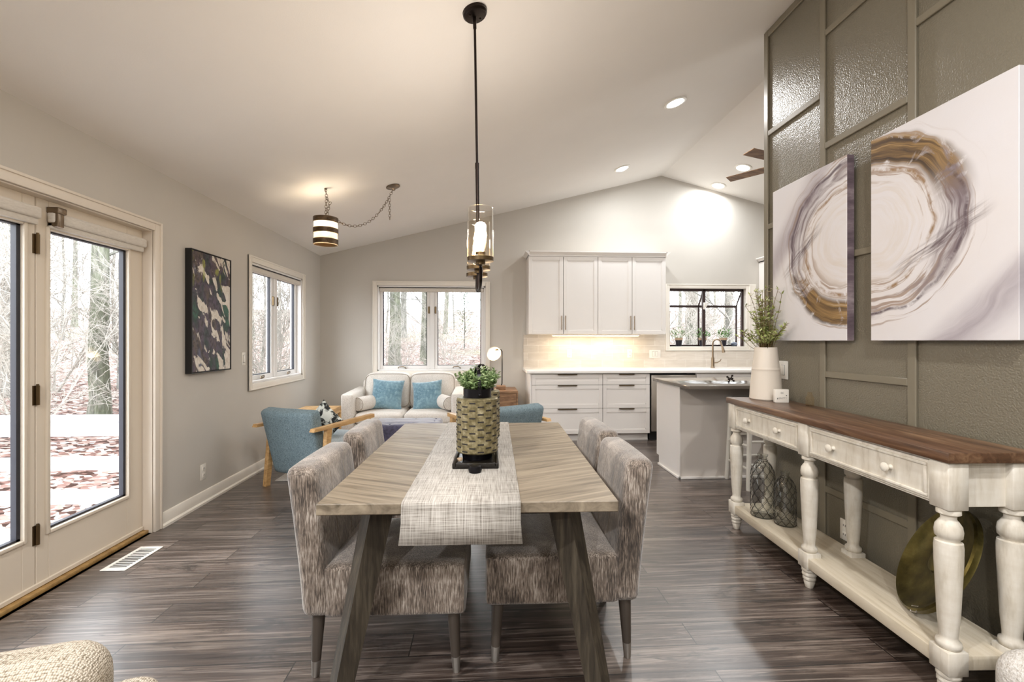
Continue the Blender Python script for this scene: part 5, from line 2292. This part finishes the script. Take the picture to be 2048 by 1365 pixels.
GRP = 'bare trees in the woods outside'
GL = 'bare grey tree trunk among many in the pale woods outside'
protos = [make_tree(1, 13, 0.17, 16, 'bark'), make_tree(2, 14, 0.22, 14, 'bark_moss', 0.04, 0.3), make_tree(3, 11, 0.09, 18, 'bark', 0.07, 0.15),
          make_tree(4, 12, 0.13, 16, 'bark_moss', 0.06, 0.2), make_tree(5, 9, 0.05, 20, 'bark', 0.09, 0.1)]


def plant_tree(k, x, y, s, rz, label, first=set()):
    p = protos[k]
    if k in first:
        t = dup(p, (x, y, ground_z(x, y)), rz, label)
    else:
        first.add(k)
        t = p
        t.location = (x, y, ground_z(x, y))
        t.rotation_euler = (0, 0, rz)
        t['label'] = label
    t.scale = (s, s, s)
    if label == GL:
        t['group'] = GRP
    return t


plant_tree(1, -6.75, 8.4, 0.72, 0.4, 'thick mossy tree trunk seen through the nearer glass door leaf')
plant_tree(0, -8.9, 12.0, 1.1, 1.0, 'broad pale tree trunk at the right side of the glass door view')
plant_tree(1, -2.9, 15.2, 0.95, 2.0, 'mossy trunk in the left pane of the window above the sofa')
plant_tree(3, -1.95, 15.5, 0.85, 2.6, 'leaning mossy trunk in the right pane of the window above the sofa')
rt = random.Random(21)
placed = [(-7.55, 8.4), (-8.9, 12.0), (-2.9, 15.2), (-1.95, 15.5)]
n = 0
tries = 0
while n < 120 and tries < 4000:
    tries += 1
    a = rt.uniform(R(-62), R(33))
    d = rt.uniform(11, 46) if n > 20 else rt.uniform(9, 18)
    x, y = d * math.sin(a), d * math.cos(a)
    if (x > -5.2 and y < 9.0) or x > 24 or (y < 5 and x > -8):
        continue
    if any((x - px) ** 2 + (y - py) ** 2 < (0.9 + d * 0.02) ** 2 for px, py in placed):
        continue
    placed.append((x, y))
    k = rt.choice((0, 1, 2, 2, 3, 3, 4, 4))
    plant_tree(k, x, y, rt.uniform(0.8, 1.25), rt.uniform(0, 6.28), GL)
    n += 1


def young_pine(x, y, s, label, seed):
    rnd = random.Random(seed)
    r = thing('young_pine', label, 'tree', (x, y, ground_z(x, y)))
    b = B()
    b.tube([(0, 0, -0.2), (0.02, 0.01, 1.5 * s), (0, 0, 3 * s)], [0.04 * s, 0.028 * s, 0.006], 7)
    b.done('trunk', 'bark', r)
    b = B()
    for i in range(900):
        t = rnd.random() ** 0.8
        z = (0.5 + 2.4 * t) * s
        rr = (1.0 - 0.8 * t) * s * rnd.random()
        a = rnd.uniform(0, 2 * PI)
        p = (rr * math.cos(a), rr * math.sin(a), z - rr * 0.15)
        b.leaf(p, (math.cos(a) + rnd.uniform(-.5, .5), math.sin(a) + rnd.uniform(-.5, .5), rnd.uniform(-.1, .6)), (0, 0, 1), 0.28, 0.035)
    b.done('needles', 'pine_needles', r, flat=True)


young_pine(-0.9, 21.0, 0.9, 'pale young pine behind the right pane of the sofa window', 5)
young_pine(-14.0, 12.5, 1.5, 'pale young pine in the glass of the left door leaf', 6)


def bare_shrub(x, y, s, label, seed, proto=[]):
    if proto:
        t = dup(proto[0], (x, y, ground_z(x, y)), seed * 1.7, label)
    else:
        rnd = random.Random(seed)
        t = thing('bare_shrub', label, 'shrub', (x, y, ground_z(x, y)), 0, 'bare shrubs in the woods outside')
        b = B()

        def twig(p, d, L, r, depth):
            q = [p]
            for k in range(5):
                d = (d + Vector((rnd.uniform(-.3, .3), rnd.uniform(-.3, .3), rnd.uniform(-.15, .2)))).normalized()
                q.append(q[-1] + d * L / 5)
            b.tube(q, [r * (1 - 0.16 * k) for k in range(6)], 4 if depth else 5, cap=False)
            if depth < 3:
                for k in range(1, 6):
                    for _ in range(2 if depth < 2 else 1):
                        twig(q[k], (d + Vector((rnd.uniform(-1, 1), rnd.uniform(-1, 1), rnd.uniform(-.5, .8)))).normalized(), L * rnd.uniform(0.3, 0.55), r * 0.55, depth + 1)
        for i in range(5):
            a = rnd.uniform(0, 6.28)
            twig(Vector((0, 0, -0.1)), Vector((math.cos(a) * 0.5, math.sin(a) * 0.5, 1)).normalized(), 2.4, 0.018, 0)
        b.done('twigs', 'pale_twig', t)
        proto.append(t)
    t.scale = (s, s, s)


for i, (x, y, q) in enumerate([(-6.1, 6.6, 1.0), (-7.6, 6.3, 1.2), (-5.3, 8.2, 0.9), (-8.8, 8.4, 1.3), (-6.6, 9.8, 1.2), (-9.6, 10.8, 1.4), (-4.6, 10.5, 1.0), (-5.6, 12.0, 1.2), (-3.4, 11.6, 0.7), (-0.9, 13.0, 0.8), (-2.2, 12.5, 0.6), (5.2, 11.0, 1.1), (6.6, 12.5, 1.2)]):
    bare_shrub(x, y, q, 'leafless twiggy shrub in the pale woods outside', 31 + i)
